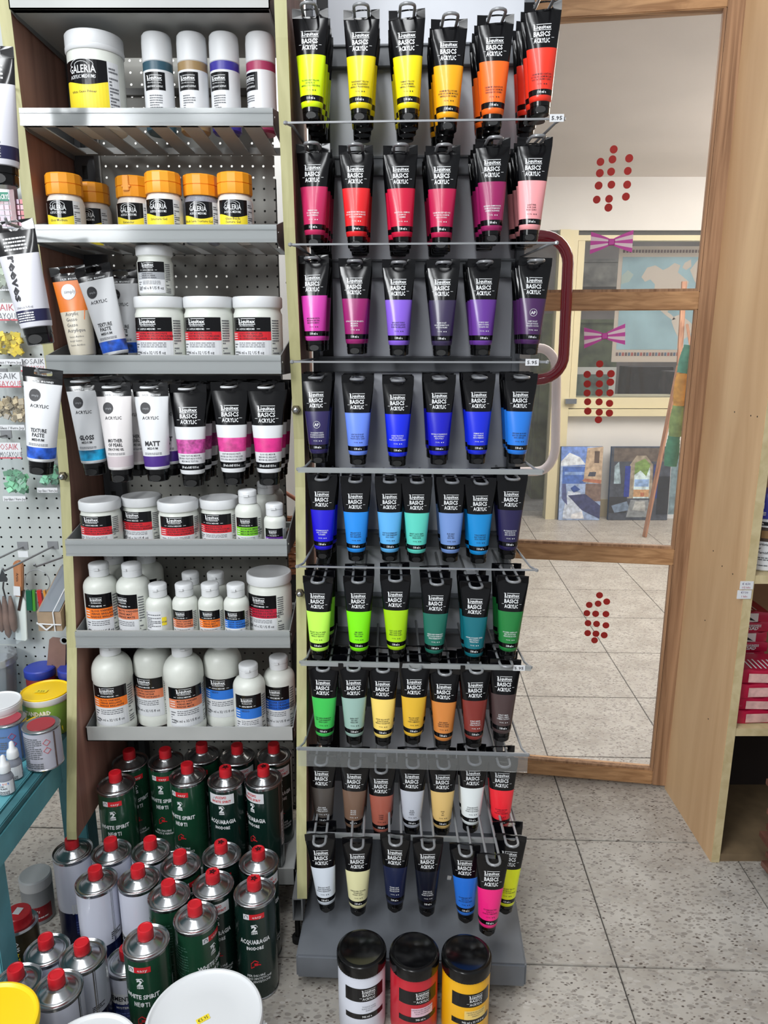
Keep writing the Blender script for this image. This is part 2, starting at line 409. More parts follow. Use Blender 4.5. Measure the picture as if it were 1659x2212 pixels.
dots = [(1100 + x / 2.968, y / 2.968, 8.4) for x, y in ((670, 958), (662, 1022), (769, 1015), (585, 1038), (581, 1110), (653, 1101), (760, 1096), (573, 1190), (655, 1184), (756, 1184), (561, 1280), (640, 1275), (748, 1261), (636, 1331))]
dots += [(1100 + x / 2.911, 480 + y / 2.911, 7.4) for x, y in ((569, 891), (490, 957), (568, 953), (640, 953), (491, 1017), (567, 1017), (636, 1006), (490, 1074), (565, 1072), (634, 1073), (493, 1129), (565, 1130), (631, 1139), (494, 1188), (566, 1195), (630, 1200), (561, 1242))]
dots += [(1100 + x / 2.968, 1150 + y / 2.968, 7.3) for x, y in ((579, 403), (625, 444), (570, 457), (513, 465), (498, 518), (554, 522), (620, 524), (505, 582), (560, 587), (620, 596), (503, 646), (556, 650), (609, 659), (547, 692))]
dm = MB(); n_ = 24
dm.prism([(.0095 * math.cos(2 * math.pi * i / n_), .0095 * math.sin(2 * math.pi * i / n_)) for i in range(n_)], -.0005, .0005, 'y')
dot_me = dm.me('round_sticker', [m_redst], smooth=False)
for px, py, r_ in dots:
    p = PN(px, py, d0 - DN * .0170, DN); o = ob('round_sticker', dot_me, [q_ for z0_, z1_, q_ in panes if z0_ - .02 <= p.z <= z1_ + .02][0]); o.location = p; o.rotation_euler = (0, 0, math.atan2(DX.y, DX.x)); k = .97 + random.random() * .06; o.scale = (k, 1, k)
# pull handles
def handle(name, mb, path, r, m): obj(name, mb.sweep(path, r, 12), m, door)
def hpath(pts, n, rad=.0):
    return [PN(px, py, d0 + DN * n, DN) for px, py in pts]
def arcpts(cx, cy, r0, r1, a0, a1, k=7): return [(cx + r0 * math.cos(R(a0 + (a1 - a0) * i / k)), cy + r1 * math.sin(R(a0 + (a1 - a0) * i / k))) for i in range(k + 1)]
pa = [(1075, 512), (1168, 510)] + arcpts(1172, 568, 55, 58, -90, 0) [1:] + arcpts(1162, 765, 56, 55, 0, 90) + [(1072, 822)]
w3 = hpath(pa, .055); w3 = [PN(1066, 513, d0, DN)] + w3 + [PN(1066, 824, d0, DN)]
obj('door_pull', MB().sweep(w3, .0145, 12), mat('dark_red_gloss', (126, 12, 34), .16, coat=.6), door)
pb = [(1075, 750), (1165, 752)] + arcpts(1165, 800, 37, 48, -90, 0)[1:] + arcpts(1160, 960, 40, 58, 0, 90) + [(1075, 1020)]
w3 = hpath(pb, -.085); w3 = [PN(1066, 752, d0 - DN * .04, DN)] + w3 + [PN(1066, 1018, d0 - DN * .04, DN)]
obj('door_pull', MB().sweep(w3, .013, 12), mat('pale_pink_pull', (232, 214, 206), .4), door)
# bow cutouts stuck on the glass
def bow(pts, c, label):
    t = thing('bow_cutout', label, 'decoration', tuple(PN(c[0], c[1], d0 - DN * .0155, DN)), (0, 0, math.atan2(DX.y, DX.x)), 'striped bows on the door glass')
    mb = MB(); kx = .00128
    def W(side, a, b):      # a 0..1 along from knot, b -1..1 across
        h = (8 + 34 * a ** .8) / 2 * .00128
        sag = .004 * a * side * pts['tilt']
        return (side * a * .052, h * b + sag)
    for side in (-1, 1):
        for k in range(5):
            b0 = -1 + 2 * k / 5; b1 = b0 + .4
            for q in range(6):
                a0 = q / 6; a1 = (q + 1) / 6
                p = [W(side, a0, b0), W(side, a1, b0), W(side, a1, b1), W(side, a0, b1)]
                mb.add([(x, 0, z) for x, z in p], [(0, 1, 2, 3)], 0 if k % 2 == 0 else 1)
    obj('loops', mb, [mat('magenta_paper', (206, 84, 170), .6), mat('pink_white_paper', (238, 216, 222), .6)], t, smooth=False)
    obj('knot', MB().box(-.008, .008, -.003, .0, -.008, .008), MATS['magenta_paper'], t, smooth=False, bevel=.002)
    t.rotation_euler = (0, R(pts['rot']), math.atan2(DX.y, DX.x))
bow({'tilt': .3, 'rot': 0}, (1321, 523), 'upper pink and white striped paper bow taped to the door glass')
bow({'tilt': .3, 'rot': -4}, (1306, 726), 'lower pink and white striped paper bow, below the middle rail of the door')
# ---- things seen through the glass
def frame_quad(px0, py0, px1, py1, D): a = P(px0, py0, D); b = P(px1, py1, D); return a.x, b.x, b.z, a.z
# world map
xa, xb, za, zz = frame_quad(1338, 532, 1530, 782, 5.55)
mp = thing('wall_map', 'large pale blue world map with beige continents hanging inside the far window', 'map', ((xa + xb) / 2, 5.55, za))
mw = (xb - xa); mh = zz - za
fn = planefn(Vector((-mw / 2, -.004, 0)), Vector((1, 0, 0)), Vector((0, 0, 1)), Vector((0, -1, 0)))
obj('sheet', MB().box(-mw / 2, mw / 2, -.003, .003, 0, mh), mat('map_margin', (214, 196, 176), .7), mp, smooth=False)
mb = MB(); mb.patch(fn, mw * .04, mw * .97, mh * .11, mh * .91, 0, off=.001, nu=1)
def poly(mb, fn, pts, m, off): mb.add([fn(u * mw, v * mh, off) for u, v in pts], [tuple(range(len(pts)))], m)
poly(mb, fn, [(.24, .74), (.29, .82), (.37, .84), (.45, .80), (.50, .82), (.56, .86), (.62, .84), (.60, .78), (.66, .74), (.72, .70), (.70, .62), (.63, .60), (.60, .53), (.56, .48), (.53, .44), (.57, .42), (.62, .38), (.59, .37), (.52, .41), (.45, .46), (.41, .52), (.38, .60), (.38, .68), (.33, .72), (.28, .70)], 1, .002)
poly(mb, fn, [(.72, .80), (.80, .90), (.95, .91), (.97, .80), (.88, .74), (.83, .66), (.78, .70)], 1, .002)
poly(mb, fn, [(.60, .40), (.66, .42), (.76, .36), (.82, .31), (.78, .24), (.72, .20), (.69, .13), (.66, .12), (.66, .22), (.61, .30), (.58, .36)], 1, .002)
poly(mb, fn, [(.66, .86), (.72, .89), (.73, .83), (.68, .80), (.64, .82)], 1, .002)
poly(mb, fn, [(.04, .75), (.10, .80), (.16, .76), (.12, .70), (.04, .68)], 2, .002)
for i in range(30):
    u = .04 + i * .031
    c = 3 + i % 3
    mb.patch(fn, mw * u, mw * (u + .022), mh * .055, mh * .085, c, nu=1, off=.002); mb.patch(fn, mw * u, mw * (u + .02), mh * .945, mh * .97, 3, nu=1, off=.002)
obj('print', mb, [mat('map_sea', (164, 194, 198), .7, noise=.08, nscale=4), mat('map_land', (222, 206, 186), .7), mat('map_land_pale', (186, 200, 186), .7), mat('flag_dark', (110, 84, 80), .7), mat('flag_blue', (90, 110, 130), .7), mat('flag_red', (176, 90, 80), .7)], mp, smooth=False)
# paintings (generic coastal scenes in loose patches)
def painting(px0, py0, px1, py1, label, patches, dep=.03, D=5.2, edge=(58, 84, 120)):
    a = P(px0, py0, D); b = P(px1, py1, D); W = b.x - a.x; z0 = 0.0; H = a.z
    t = thing('painting', label, 'painting', ((a.x + b.x) / 2, D, 0), (R(-3), 0, 0), 'paintings leaning on the passage wall')
    obj('canvas', MB().box(-W / 2, W / 2, -dep, 0, 0, H), mat('canvas_edge_%d' % px0, edge, .7), t, smooth=False)
    mb = MB(); ms = []; f2 = planefn(Vector((-W / 2, -dep, 0)), Vector((1, 0, 0)), Vector((0, 0, 1)), Vector((0, -1, 0)))
    for i, (c, pts) in enumerate(patches):
        ms.append(mat('paint_%d_%d_%d' % c, c, .6, noise=.16, nscale=34)); mb.add([f2(u * W, v * H, .001 + i * .0002) for u, v in pts], [tuple(range(len(pts)))], i)
    obj('paint_layer', mb, ms, t, smooth=False)
rect = lambda a, b, c, d: [(a, c), (b, c), (b, d), (a, d)]
painting(1213, 965, 1292, 1122, 'smaller blue seaside painting with a stairway, leaning under the far window', [
    ((150, 170, 205), rect(0, 1, 0, 1)), ((110, 140, 205), rect(.0, .62, .74, 1)), ((206, 214, 228), [(0, .8), (.2, .92), (.45, .86), (.6, .76), (0, .74)]), ((70, 104, 176), rect(.05, .62, .5, .73)), ((130, 158, 206), rect(.1, .6, .62, .66)),
    ((182, 160, 136), [(.56, .52), (.62, .98), (1, 1), (1, .5)]), ((90, 74, 66), rect(.8, .92, .78, .94)), ((170, 108, 84), [(.52, .54), (.98, .5), (1, .55), (.6, .57)]), ((120, 100, 92), rect(.62, 1, .26, .5)),
    ((60, 66, 80), [(.66, .6), (.7, .66), (.86, .66), (.84, .6)]), ((196, 206, 224), [(.1, .1), (.2, .4), (.5, .38), (.6, .02), (.1, .02)]), ((60, 66, 106), [(.2, .34), (.62, .36), (1, .2), (1, .02), (.55, .14)]), ((80, 88, 134), [(.05, .5), (.14, .5), (.2, .2), (.06, .3)]),
    ((50, 80, 150), [(.26, .44), (.36, .48), (.5, .42), (.34, .38)]), ((222, 226, 236), [(.3, .08), (.56, .12), (.62, .02), (.3, .02)])])
painting(1322, 965, 1437, 1124, 'larger dark painting of an arched doorway opening to the sea, right of the smaller one', [
    ((66, 72, 84), rect(0, 1, 0, 1)), ((96, 86, 80), rect(.04, .96, .8, .98)), ((150, 140, 124), [(.3, .3), (.32, .76), (.42, .88), (.58, .88), (.7, .76), (.72, .3)]), ((196, 216, 222), [(.4, .3), (.4, .72), (.48, .8), (.6, .78), (.66, .7), (.66, .3)]),
    ((140, 172, 216), rect(.41, .65, .46, .56)), ((120, 150, 84), [(.4, .62), (.4, .78), (.56, .84), (.66, .76), (.6, .6), (.5, .68)]), ((190, 150, 110), rect(.4, .66, .32, .42)), ((38, 56, 140), rect(.24, .33, .32, .74)), ((34, 56, 126), rect(.72, .82, .3, .76)),
    ((44, 46, 52), rect(.0, .3, .1, .32)), ((110, 128, 150), [(.04, .2), (.3, .26), (.36, .14), (.1, .1)]), ((132, 138, 142), [(.3, .04), (.36, .28), (.66, .28), (.72, .04)]), ((170, 172, 170), [(.4, .14), (.44, .26), (.6, .26), (.62, .12)]), ((34, 38, 46), rect(.8, 1, .08, .6)), ((176, 110, 84), rect(.52, .58, .33, .38)), ((150, 170, 180), [(.06, .5), (.06, .74), (.13, .8), (.18, .5)])])
p_ = P(1441, 1118, 5.22)
t = thing('painting', 'white framed picture at the right end, half hidden by the door stile', 'painting', (p_.x + .1, 5.24, 0), (R(-3), 0, 0), 'paintings leaning on the passage wall')
obj('frame', MB().box(-.13, -.10, -.03, 0, 0, .52).box(.1, .13, -.03, 0, 0, .52).box(-.1, .1, -.03, 0, 0, .03).box(-.1, .1, -.03, 0, .49, .52), m_white, t, smooth=False)
obj('sheet', MB().box(-.1, .1, -.012, -.006, .03, .49), mat('grey_blue_sheet', (120, 142, 150), .6, noise=.2, nscale=20), t, smooth=False)
# landscape print on the window ledge inside
xa, xb, za, zz = frame_quad(1230, 793, 1327, 857, 5.45)
t = thing('picture', 'landscape photo with a white margin standing inside the window below the bows', 'picture', ((xa + xb) / 2, 5.45, za))
obj('mount', MB().box((xa - xb) / 2, (xb - xa) / 2, -.004, .004, 0, zz - za), mat('picture_margin', (196, 194, 184), .6), t, smooth=False)
obj('photo', MB().box((xa - xb) / 2, (xb - xa) / 2 - .05, -.007, -.004, 0, (zz - za) * .76), mat('green_photo', (70, 82, 70), .5, noise=.5, nscale=14), t, smooth=False)
# studio furniture behind the glass, dim
for (a, b, c, d, D, col, nm, lb, ct) in ((1245, 560, 1338, 620, 7.18, (96, 92, 84), 'wall_board', 'grey board on the dim studio wall behind the bows', 'board'), (1250, 690, 1330, 780, 6.7, (84, 92, 62), 'canvas', 'mossy green canvas inside the dim studio, left of the map', 'painting'), (1338, 790, 1420, 860, 6.3, (50, 44, 42), 'cabinet', 'dark low cabinet inside the studio below the map', 'cabinet'), (1425, 800, 1500, 870, 5.85, (66, 58, 56), 'crate', 'dark brown crate inside the studio right of the cabinet', 'crate'), (1150, 680, 1182, 860, 6.2, (92, 96, 60), 'shelf_unit', 'olive shelf unit behind the glass door beside the red pull', 'shelf')):
    a_, b_, z0_, z1_ = frame_quad(a, b, c, d, D)
    t = thing(nm, lb, ct, ((a_ + b_) / 2, D, z0_ if nm == 'wall_board' else 0))
    zb_ = 0 if nm in ('wall_board', 'canvas') else 0
    h_ = (z1_ - z0_) if nm == 'wall_board' else z1_
    dd = .03 if nm in ('wall_board', 'canvas') else .3
    m = mat('studio_' + nm, col, .7, noise=.3, nscale=9); hw = (b_ - a_) / 2
    if nm in ('wall_board', 'canvas'):
        obj('board', MB().box(-hw, hw, -dd, 0, 0, h_), m, t, smooth=False, bevel=.004)
        obj('border', MB().box(-hw, hw, -dd - .01, -dd, 0, .03).box(-hw, hw, -dd - .01, -dd, h_ - .03, h_), m, t, smooth=False)
    else:
        obj('body', MB().box(-hw, hw, -dd, 0, 0, h_), m, t, smooth=False, bevel=.004)
        for q in range(3): obj('drawer', MB().box(-hw + .02, hw - .02, -dd - .012, -dd, h_ * (.08 + q * .31), h_ * (.34 + q * .31)), m, t, smooth=False, bevel=.003)
# easel
ea = thing('easel', 'thin brown wooden easel standing in the passage in front of the paintings', 'easel', tuple(PZ(1392, 1160)))
e0 = PZ(1392, 1160)
m_ease = wood('easel_wood', (150, 106, 82), (184, 138, 110), (60, 60, 6), knots=False)
def stick(a, b, w_):
    d = (b - a); L_ = d.length; mb = MB().box(-w_, w_, -.008, .008, 0, L_)
    o = obj('leg', mb, m_ease, ea, smooth=False, bevel=.002); o.rotation_mode = 'QUATERNION'; o.rotation_quaternion = d.to_track_quat('Z', 'Y'); o.location = a - e0; return o
stick(e0, P(1466, 790, 4.75), .016)
stick(P(1462, 880, 4.78), P(1478, 608, 4.85), .016)
stick(PZ(1560, 1165), P(1484, 700, 4.8), .016)
# padded cord on the outer side of the stile
pad = thing('padded_pull', 'outer pull wrapped in green, orange and lime fabric pads beside the right stile', 'door pull', tuple(PN(1470, 880, d0 - DN * .09, DN)))
po = PN(1470, 880, d0 - DN * .09, DN)
for (ax_, ay, bx_, by, c) in ((1497, 746, 1480, 806, (84, 140, 112)), (1480, 806, 1472, 876, (214, 152, 62)), (1472, 876, 1462, 942, (140, 158, 92)), (1462, 942, 1452, 1006, (86, 140, 104))):
    a = PN(ax_ - 6, ay, d0 - DN * .09, DN) - po; b = PN(bx_ - 4, by, d0 - DN * .09, DN) - po; pts = [a.lerp(b, i / 8) for i in range(9)]
    vs = MB(); k = 0
    mb = MB()
    for i in range(8):
        r0 = .016 + .0035 * math.sin(math.pi * i / 8); mb.sweep([pts[i], pts[i + 1]], r0, 10)
    obj('pad', mb, mat('pad_%d' % c[0], c, .75, noise=.1, nscale=60, bump=.4), pad)

# ---------------------------------------------------------------- plywood cabinet on the right
XP = .835; DF = 1.586
cab = thing('open_cabinet', 'tall pale plywood shelf cabinet against the door on the right edge', 'cabinet', (XP, DF, 0))
def cbx(mb, x0, x1, y0, y1, z0, z1, m=0): return mb.box(x0 - XP, x1 - XP, y0 - DF, y1 - DF, z0, z1, m)
obj('side_panel', cbx(MB(), XP, XP + .021, DF + .0015, 1.9, 0, 2.4), m_ply, cab, smooth=False)
obj('edge_strip', cbx(MB(), XP + .0008, XP + .0215, DF, DF + .0015, 0.0, 2.4), m_plye, cab, smooth=False)
z_s1 = P(1650, 1244, DF).z; z_s2 = P(1640, 1575, DF).z; z_s0 = P(1640, 1858, DF).z
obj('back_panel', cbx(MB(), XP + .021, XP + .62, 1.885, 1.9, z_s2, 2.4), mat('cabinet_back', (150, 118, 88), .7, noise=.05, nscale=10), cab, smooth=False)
obj('back_panel', cbx(MB(), XP + .021, XP + .62, 1.885, 1.9, 0, z_s2), mat('cabinet_back_shade', (34, 24, 22), .8), cab, smooth=False)  # shade of the lower compartment put into the back colour
obj('shade_sheet', cbx(MB(), XP + .021, XP + .024, DF + .02, 1.885, .022, z_s2 - .02), MATS['cabinet_back_shade'], cab, smooth=False)  # dark sheet added to paint the compartment shade on the side
for z in (z_s1, z_s2): obj('shelf_board', cbx(MB(), XP + .021, XP + .62, DF + .002, 1.885, z - .02, z), m_plye, cab, smooth=False)
obj('bottom_board', cbx(MB(), XP + .0215, XP + .62, DF + .004, 1.885, .0, .022), mat('bottom_brown', (112, 94, 70), .7, noise=.08, nscale=20), cab, smooth=False)
obj('side_panel', cbx(MB(), XP + .62, XP + .641, DF, 1.9, 0, 2.4), m_ply, cab, smooth=False)
for (px, py) in ((1587, 890), (1622, 898), (1636, 900), (1583, 1240), (1541, 1190), (1560, 1223), (1523, 1340), (1530, 1553)):
    p = PN(px, py, Vector((XP, 0, 0)), Vector((1, 0, 0)))
    obj('nail_head', MB().lathe([(.0018, 0), (.0018, .0006), (0, .0008)], 8), m_blackm, cab).matrix_basis = Matrix.Translation((p.x - XP, p.y - DF, p.z)) @ Matrix.Rotation(R(-90), 4, 'Y')
# handwritten price label
t = thing('price_label', 'white handwritten price sticker reading 4,50 and 7.50 on the plywood edge', 'label', tuple(P(1610, 1275, DF - .001)))
f2 = planefn(Vector((0, -.0005, 0)), Vector((1, 0, 0)), Vector((0, 0, 1)), Vector((0, -1, 0)))
obj('sticker', MB().box(-.014, .017, -.001, .0005, .002, .022).box(-.018, .015, -.0012, .0005, -.021, .0), m_wlabel, t, smooth=False, bevel=.0004)
mb = MB()
mb.text(f2, '\u20ac 4,50', 0, .0135, .005, 0, off=.001, bold=0); mb.text(f2, '1/2 kilo', .001, .005, .0048, 1, off=.001, bold=0)
mb.text(f2, '\u20ac7.50', -.002, -.0075, .005, 0, off=.0012, bold=0); mb.text(f2, '1 kilo', -.001, -.017, .0048, 1, off=.0012, bold=0)
obj('writing', mb, [mat('purple_ink', (84, 60, 110), .6), mat('red_ink', (170, 60, 90), .6)], t, smooth=False)
# varnish can
zc_ = z_s1
vp = Vector((XP + .070, DF + .075, 0)); vr = .046
vc = thing('spray_can', 'white and blue varnish spray can on the upper right shelf, cut by the frame', 'spray can', (vp.x, DF + .075, zc_ + .0006))
obj('body', MB().lathe([(vr - .003, 0), (vr, .003), (vr, .123), (vr - .002, .125)], 32), m_wlabel, vc)
obj('cap', MB().lathe([(vr - .002, .125), (vr + .0005, .127), (vr + .0005, .176), (vr - .004, .184), (0, .186)], 32), mat('blue_cap', (40, 44, 150), .3), vc)
fn = cylfn(vr, rot=R(-30)); mb = MB()
mb.patch(fn, -.022, .03, .110, .119, 0, off=.0004); mb.text(fn, 'DALER', -.018, .1125, .004, 1, al='L', off=.0007)
mb.patch(fn, -.014, .03, .072, .106, 2, off=.0004); mb.patch(fn, -.004, .03, .080, .098, 3, off=.0006)
mb.text(fn, 'Artists', .002, .0625, .006, 4, al='C'); mb.text(fn, 'Clear', -.010, .0525, .006, 4, al='C'); mb.text(fn, 'Varnish', .004, .0425, .006, 4, al='C')
mb.lines(fn, -.026, .03, .008, .036, 6, 5, seed=3)
obj('label', mb, [m_blackp, m_wtext, mat('dark_photo', (60, 46, 38), .5, noise=.3, nscale=90), mat('photo_gold', (130, 100, 62), .5), m_dtext, m_gtext], vc, smooth=False)
mb = MB(); fb = cylfn(vr + .0008, rot=R(-42)); mb.patch(fb, -.009, .005, .150, .152, 0); mb.patch(fb, -.009, .005, .162, .164, 0); mb.patch(fb, -.009, -.007, .150, .164, 0); mb.patch(fb, .003, .005, .150, .164, 0); mb.lines(fb, -.01, .01, .134, .147, 4, 0, seed=4)
obj('cap_print', mb, m_wtext, vc, smooth=False)
# clay packets
m_pack = mat('clay_red', (176, 22, 60), .35, coat=.3); m_packw = mat('clay_white', (214, 206, 204), .4); m_clay = mat('clay_pink', (206, 164, 158), .35, noise=.1, nscale=50, bump=.6, coat=.4); m_clayd = mat('clay_photo', (84, 52, 48), .5, noise=.3, nscale=120)
def packet(x, y, z, W, D_, H, rz, kind, label, tilt=0):
    t = thing('clay_packet', label, 'clay packet', (x + .006, y, z + .0006), (0, R(tilt), R(rz)), 'packets of modelling clay on the lower right shelf')
    mb = MB(); n = 7
    vs = []; fs = []
    for k, zz_ in enumerate((0.0, H * .5, H)):
        for i in range(n + 1):
            fx = -W / 2 + W * i / n; wv = .0015 * math.sin(i * 2.1 + z * 90)
            vs.append((fx, -D_ / 2 - (.002 if k == 1 else 0) + wv, zz_ + (wv if k == 2 else 0))); vs.append((fx, D_ / 2, zz_))
    for k in range(2):
        for i in range(n):
            a = (k * (n + 1) + i) * 2; b = a + 2; c = a + 2 * (n + 1); d = c + 2
            fs += [(a, b, d, c), (a + 1, c + 1, d + 1, b + 1)]
        a = k * (n + 1) * 2; c = a + 2 * (n + 1); fs.append((a, c, c + 1, a + 1)); a += 2 * n; c += 2 * n; fs.append((a, a + 1, c + 1, c))
    for i in range(n):
        a = i * 2; fs.append((a, a + 1, a + 3, a + 2)); a = (2 * (n + 1) + i) * 2; fs.append((a, a + 2, a + 3, a + 1))
    obj('wrapper', mb.add(vs, fs), m_pack if kind != 'clay' else m_pack, t)
    q = MB(); ff = planefn(Vector((0, -D_ / 2 - .0042, 0)), Vector((1, 0, 0)), Vector((0, 0, 1)), Vector((0, -1, 0)))
    if kind == 'photo':
        q.patch(ff, -W * .42, W * .25, H * .06, H * .94, 0, nu=1); rr = H * .36
        q.add([ff(-W * .10 + rr * math.cos(a_ * math.pi / 6), H * .5 + rr * math.sin(a_ * math.pi / 6), .0008) for a_ in range(12)], [tuple(range(12))], 1)
        q.add([ff(-W * .0, H * .75, .0009), ff(-W * .02, H * .3, .0009), ff(W * .2, H * .15, .0009)], [(0, 1, 2)], 2)
        obj('photo', q, [m_packw, m_clayd, m_blackm], t, smooth=False)
    elif kind == 'clay':
        q.patch(ff, -W * .36, W * .5, H * .12, H * .8, 0, nu=6, nv=3); obj('clay_block', q, [m_clay], t)
    elif kind == 'text':
        q.text(ff, 'SAD', W * .25, H * .25, H * .35, 0, al='R', bold=.03); q.lines(ff, -W * .1, W * .3, H * .55, H * .85, 3, 0, seed=5); obj('print', q, [m_wtext], t, smooth=False)
    ft = planefn(Vector((0, 0, H + .0008)), Vector((1, 0, 0)), Vector((0, 1, 0)), Vector((0, 0, 1)))
    q = MB()
    for i in range(7): q.patch(ft, W * (-.3 + i * .09), W * (-.27 + i * .09), -D_ * .42, D_ * (.05 + .03 * (i % 3)), 0, nu=1, nv=1, off=.001)
    obj('top_print', q, [m_wtext], t, smooth=False)
zz_ = z_s2
xk = lambda px, py, D: P(px, py, D).x
names = ['bottom', 'second', 'third', 'fourth']
for i, (H, kx, kn) in enumerate(((.034, 1672, 'clay'), (.031, 1682, 'clay'), (.036, 1672, 'clay'), (.034, 1676, 'clay'))):
    x = .927 + .003 * (i % 2)
    packet(x, 1.665, zz_, .13, .10, H, (3, -2, 2, -3)[i], kn, ('bottom red clay packet of the front stack on the lower right shelf', 'second red clay packet from the bottom of the front stack', 'third red clay packet from the bottom, pink clay showing', 'red clay packet on top of the front stack, printed side up')[i]); zz_ += H + .0015
zz_ = z_s2
for i, kn in enumerate(('photo', 'photo', 'photo', 'photo', 'photo', 'text', 'photo', 'text', 'photo')):
    packet(.920 + (.004 if i % 2 else 0), 1.795, zz_, .12, .12, .0262, 0, kn, 'thin red clay packet in the rear stack, position %s from the bottom' % ('one two three four five six seven eight nine'.split()[i])); zz_ += .0272
# wrapped block pile leaning out at the floor, right edge
wpp = PZ(1700, 1925)
wr = thing('wrapped_bale', 'tall pile of brown blocks wrapped in shiny plastic at the right edge of the floor', 'bale', (wpp.x + .06, wpp.y + .01, 0))
zz_ = 0
for i in range(6):
    mb = MB().box(-.11, .11, -.08, .08, 0, .074)
    o = obj('block', mb, mat('brown_clay_wrap', (112, 76, 64), .25, noise=.15, nscale=30, bump=.5, coat=.5), wr, bevel=.03); o.location = ((.012, 0, .008, -.002, .01, 0)[i], 0, zz_); o.rotation_euler = (0, 0, R((4, -3, 5, 0, -4, 3)[i])); zz_ += .0745
mb = MB().sweep([(-.118, -.06, .02), (-.125, -.085, .12), (-.116, -.09, .2), (-.126, -.085, .28), (-.115, -.08, .4)], .003, 5); obj('plastic_fold', mb, m_strip2, wr)

# ---------------------------------------------------------------- shelving unit, left
XI = -.655; XO = -.676; XR0 = -.185; XR1 = -.164; DB = 1.68
unit = thing('shelving_unit', 'shop shelving unit with brown laminate sides and grey perforated back', 'shelving', (-.42, 1.5, 0))
ux, uy = -.42, 1.5
def up_(mb): mb.v = [(x - ux, y - uy, z) for x, y, z in mb.v]; return mb
profL = [(1.335, .262), (1.337, .28), (1.43, .66), (1.478, 1.0)]; profL2 = [(1.478, 1.0), (1.482, 1.1), (1.45, 1.5), (1.435, 1.9), (1.43, 2.4)]
profR = [(1.305, .14), (1.325, .28), (1.42, .66), (1.475, 1.0)]; profR2 = [(1.475, 1.0), (1.478, 1.1), (1.415, 1.5), (1.385, 1.8), (1.36, 2.4)]
for (a, b, pr) in ((XO, XI, profL), (XO, XI, profL2), (XR0, XR1, profR), (XR0, XR1, profR2)):
    pts = pr + [(DB, pr[-1][1]), (DB, pr[0][1])]
    obj('side_panel', up_(MB().prism([(y + .0012 if i < len(pr) else y, z) for i, (y, z) in enumerate(pts)], a, b, 'x')), m_brown, unit, smooth=False)
    mb = MB()
    for (y0, z0), (y1, z1) in zip(pr[:-1], pr[1:]):
        mb.add([(a, y0, z0), (b, y0, z0), (b, y1, z1), (a, y1, z1), (a, y0 + .0012, z0), (b, y0 + .0012, z0), (b, y1 + .0012, z1), (a, y1 + .0012, z1)], [(0, 1, 2, 3), (4, 7, 6, 5), (0, 3, 7, 4), (1, 5, 6, 2)])
    obj('edge_band', up_(mb), m_edge, unit, smooth=False)
PIT = .02254
h0 = P(224.5, 24.7, DB)
obj('pegboard', up_(MB().box(-.608, -.235, DB - .0005, DB + .0005, .1, 2.4)), pegmat('peg_main', (156, 156, 150), PIT, h0.x, h0.z), unit, smooth=False)
obj('upright', up_(MB().box(-.652, -.610, DB - .03, DB + .03, 0, 2.4)), mat('upright_grey', (74, 76, 80), .5), unit, smooth=False)
mb = MB()
for i in range(48): mb.box(-.636, -.626, DB - .0315, DB - .03, .03 + i * .05, .055 + i * .05)
obj('upright_slots', up_(mb), m_blackm, unit, smooth=False)['kind'] = 'stuff'
obj('rail', up_(MB().box(-.60, -.235, DB - .014, DB - .002, 1.795, 1.808)), mat('rail_grey', (96, 96, 94), .4), unit)
# bolts
for (px, py, D) in ((628, 611, 1.46), (640, 885, 1.47), (648, 1280, 1.43), (137, 1028, 1.475)):
    p = P(px, py, D - .004)
    mb = MB().lathe([(.0095, 0), (.0095, .004), (.008, .006)], 6, 0).lathe([(.005, .006), (.0048, .012), (.003, .0135), (0, .0138)], 12, 1)
    mb.v = [(x, -z, y) for x, y, z in mb.v]
    o = obj('bolt', mb, [mat('brass_nut', (120, 112, 92), .3, metal=.8), m_steel], unit); o.location = (p.x - ux, p.y - uy, p.z)
# base channel under the right panel
obj('foot_channel', up_(MB().box(-.196, -.193, 1.305, 1.6, .088, .137).box(-.177, -.174, 1.305, 1.6, .088, .137).box(-.196, -.174, 1.305, 1.6, .085, .088).box(-.196, -.174, 1.305, 1.6, .137, .14)), m_shelfd, unit, smooth=False)
for y_ in (1.34, 1.57): obj('foot', up_(MB().lathe([(.013, 0), (.013, .012), (.006, .014), (.006, .085)], 16, cx=-.191, cy=y_)), m_blackm, unit)

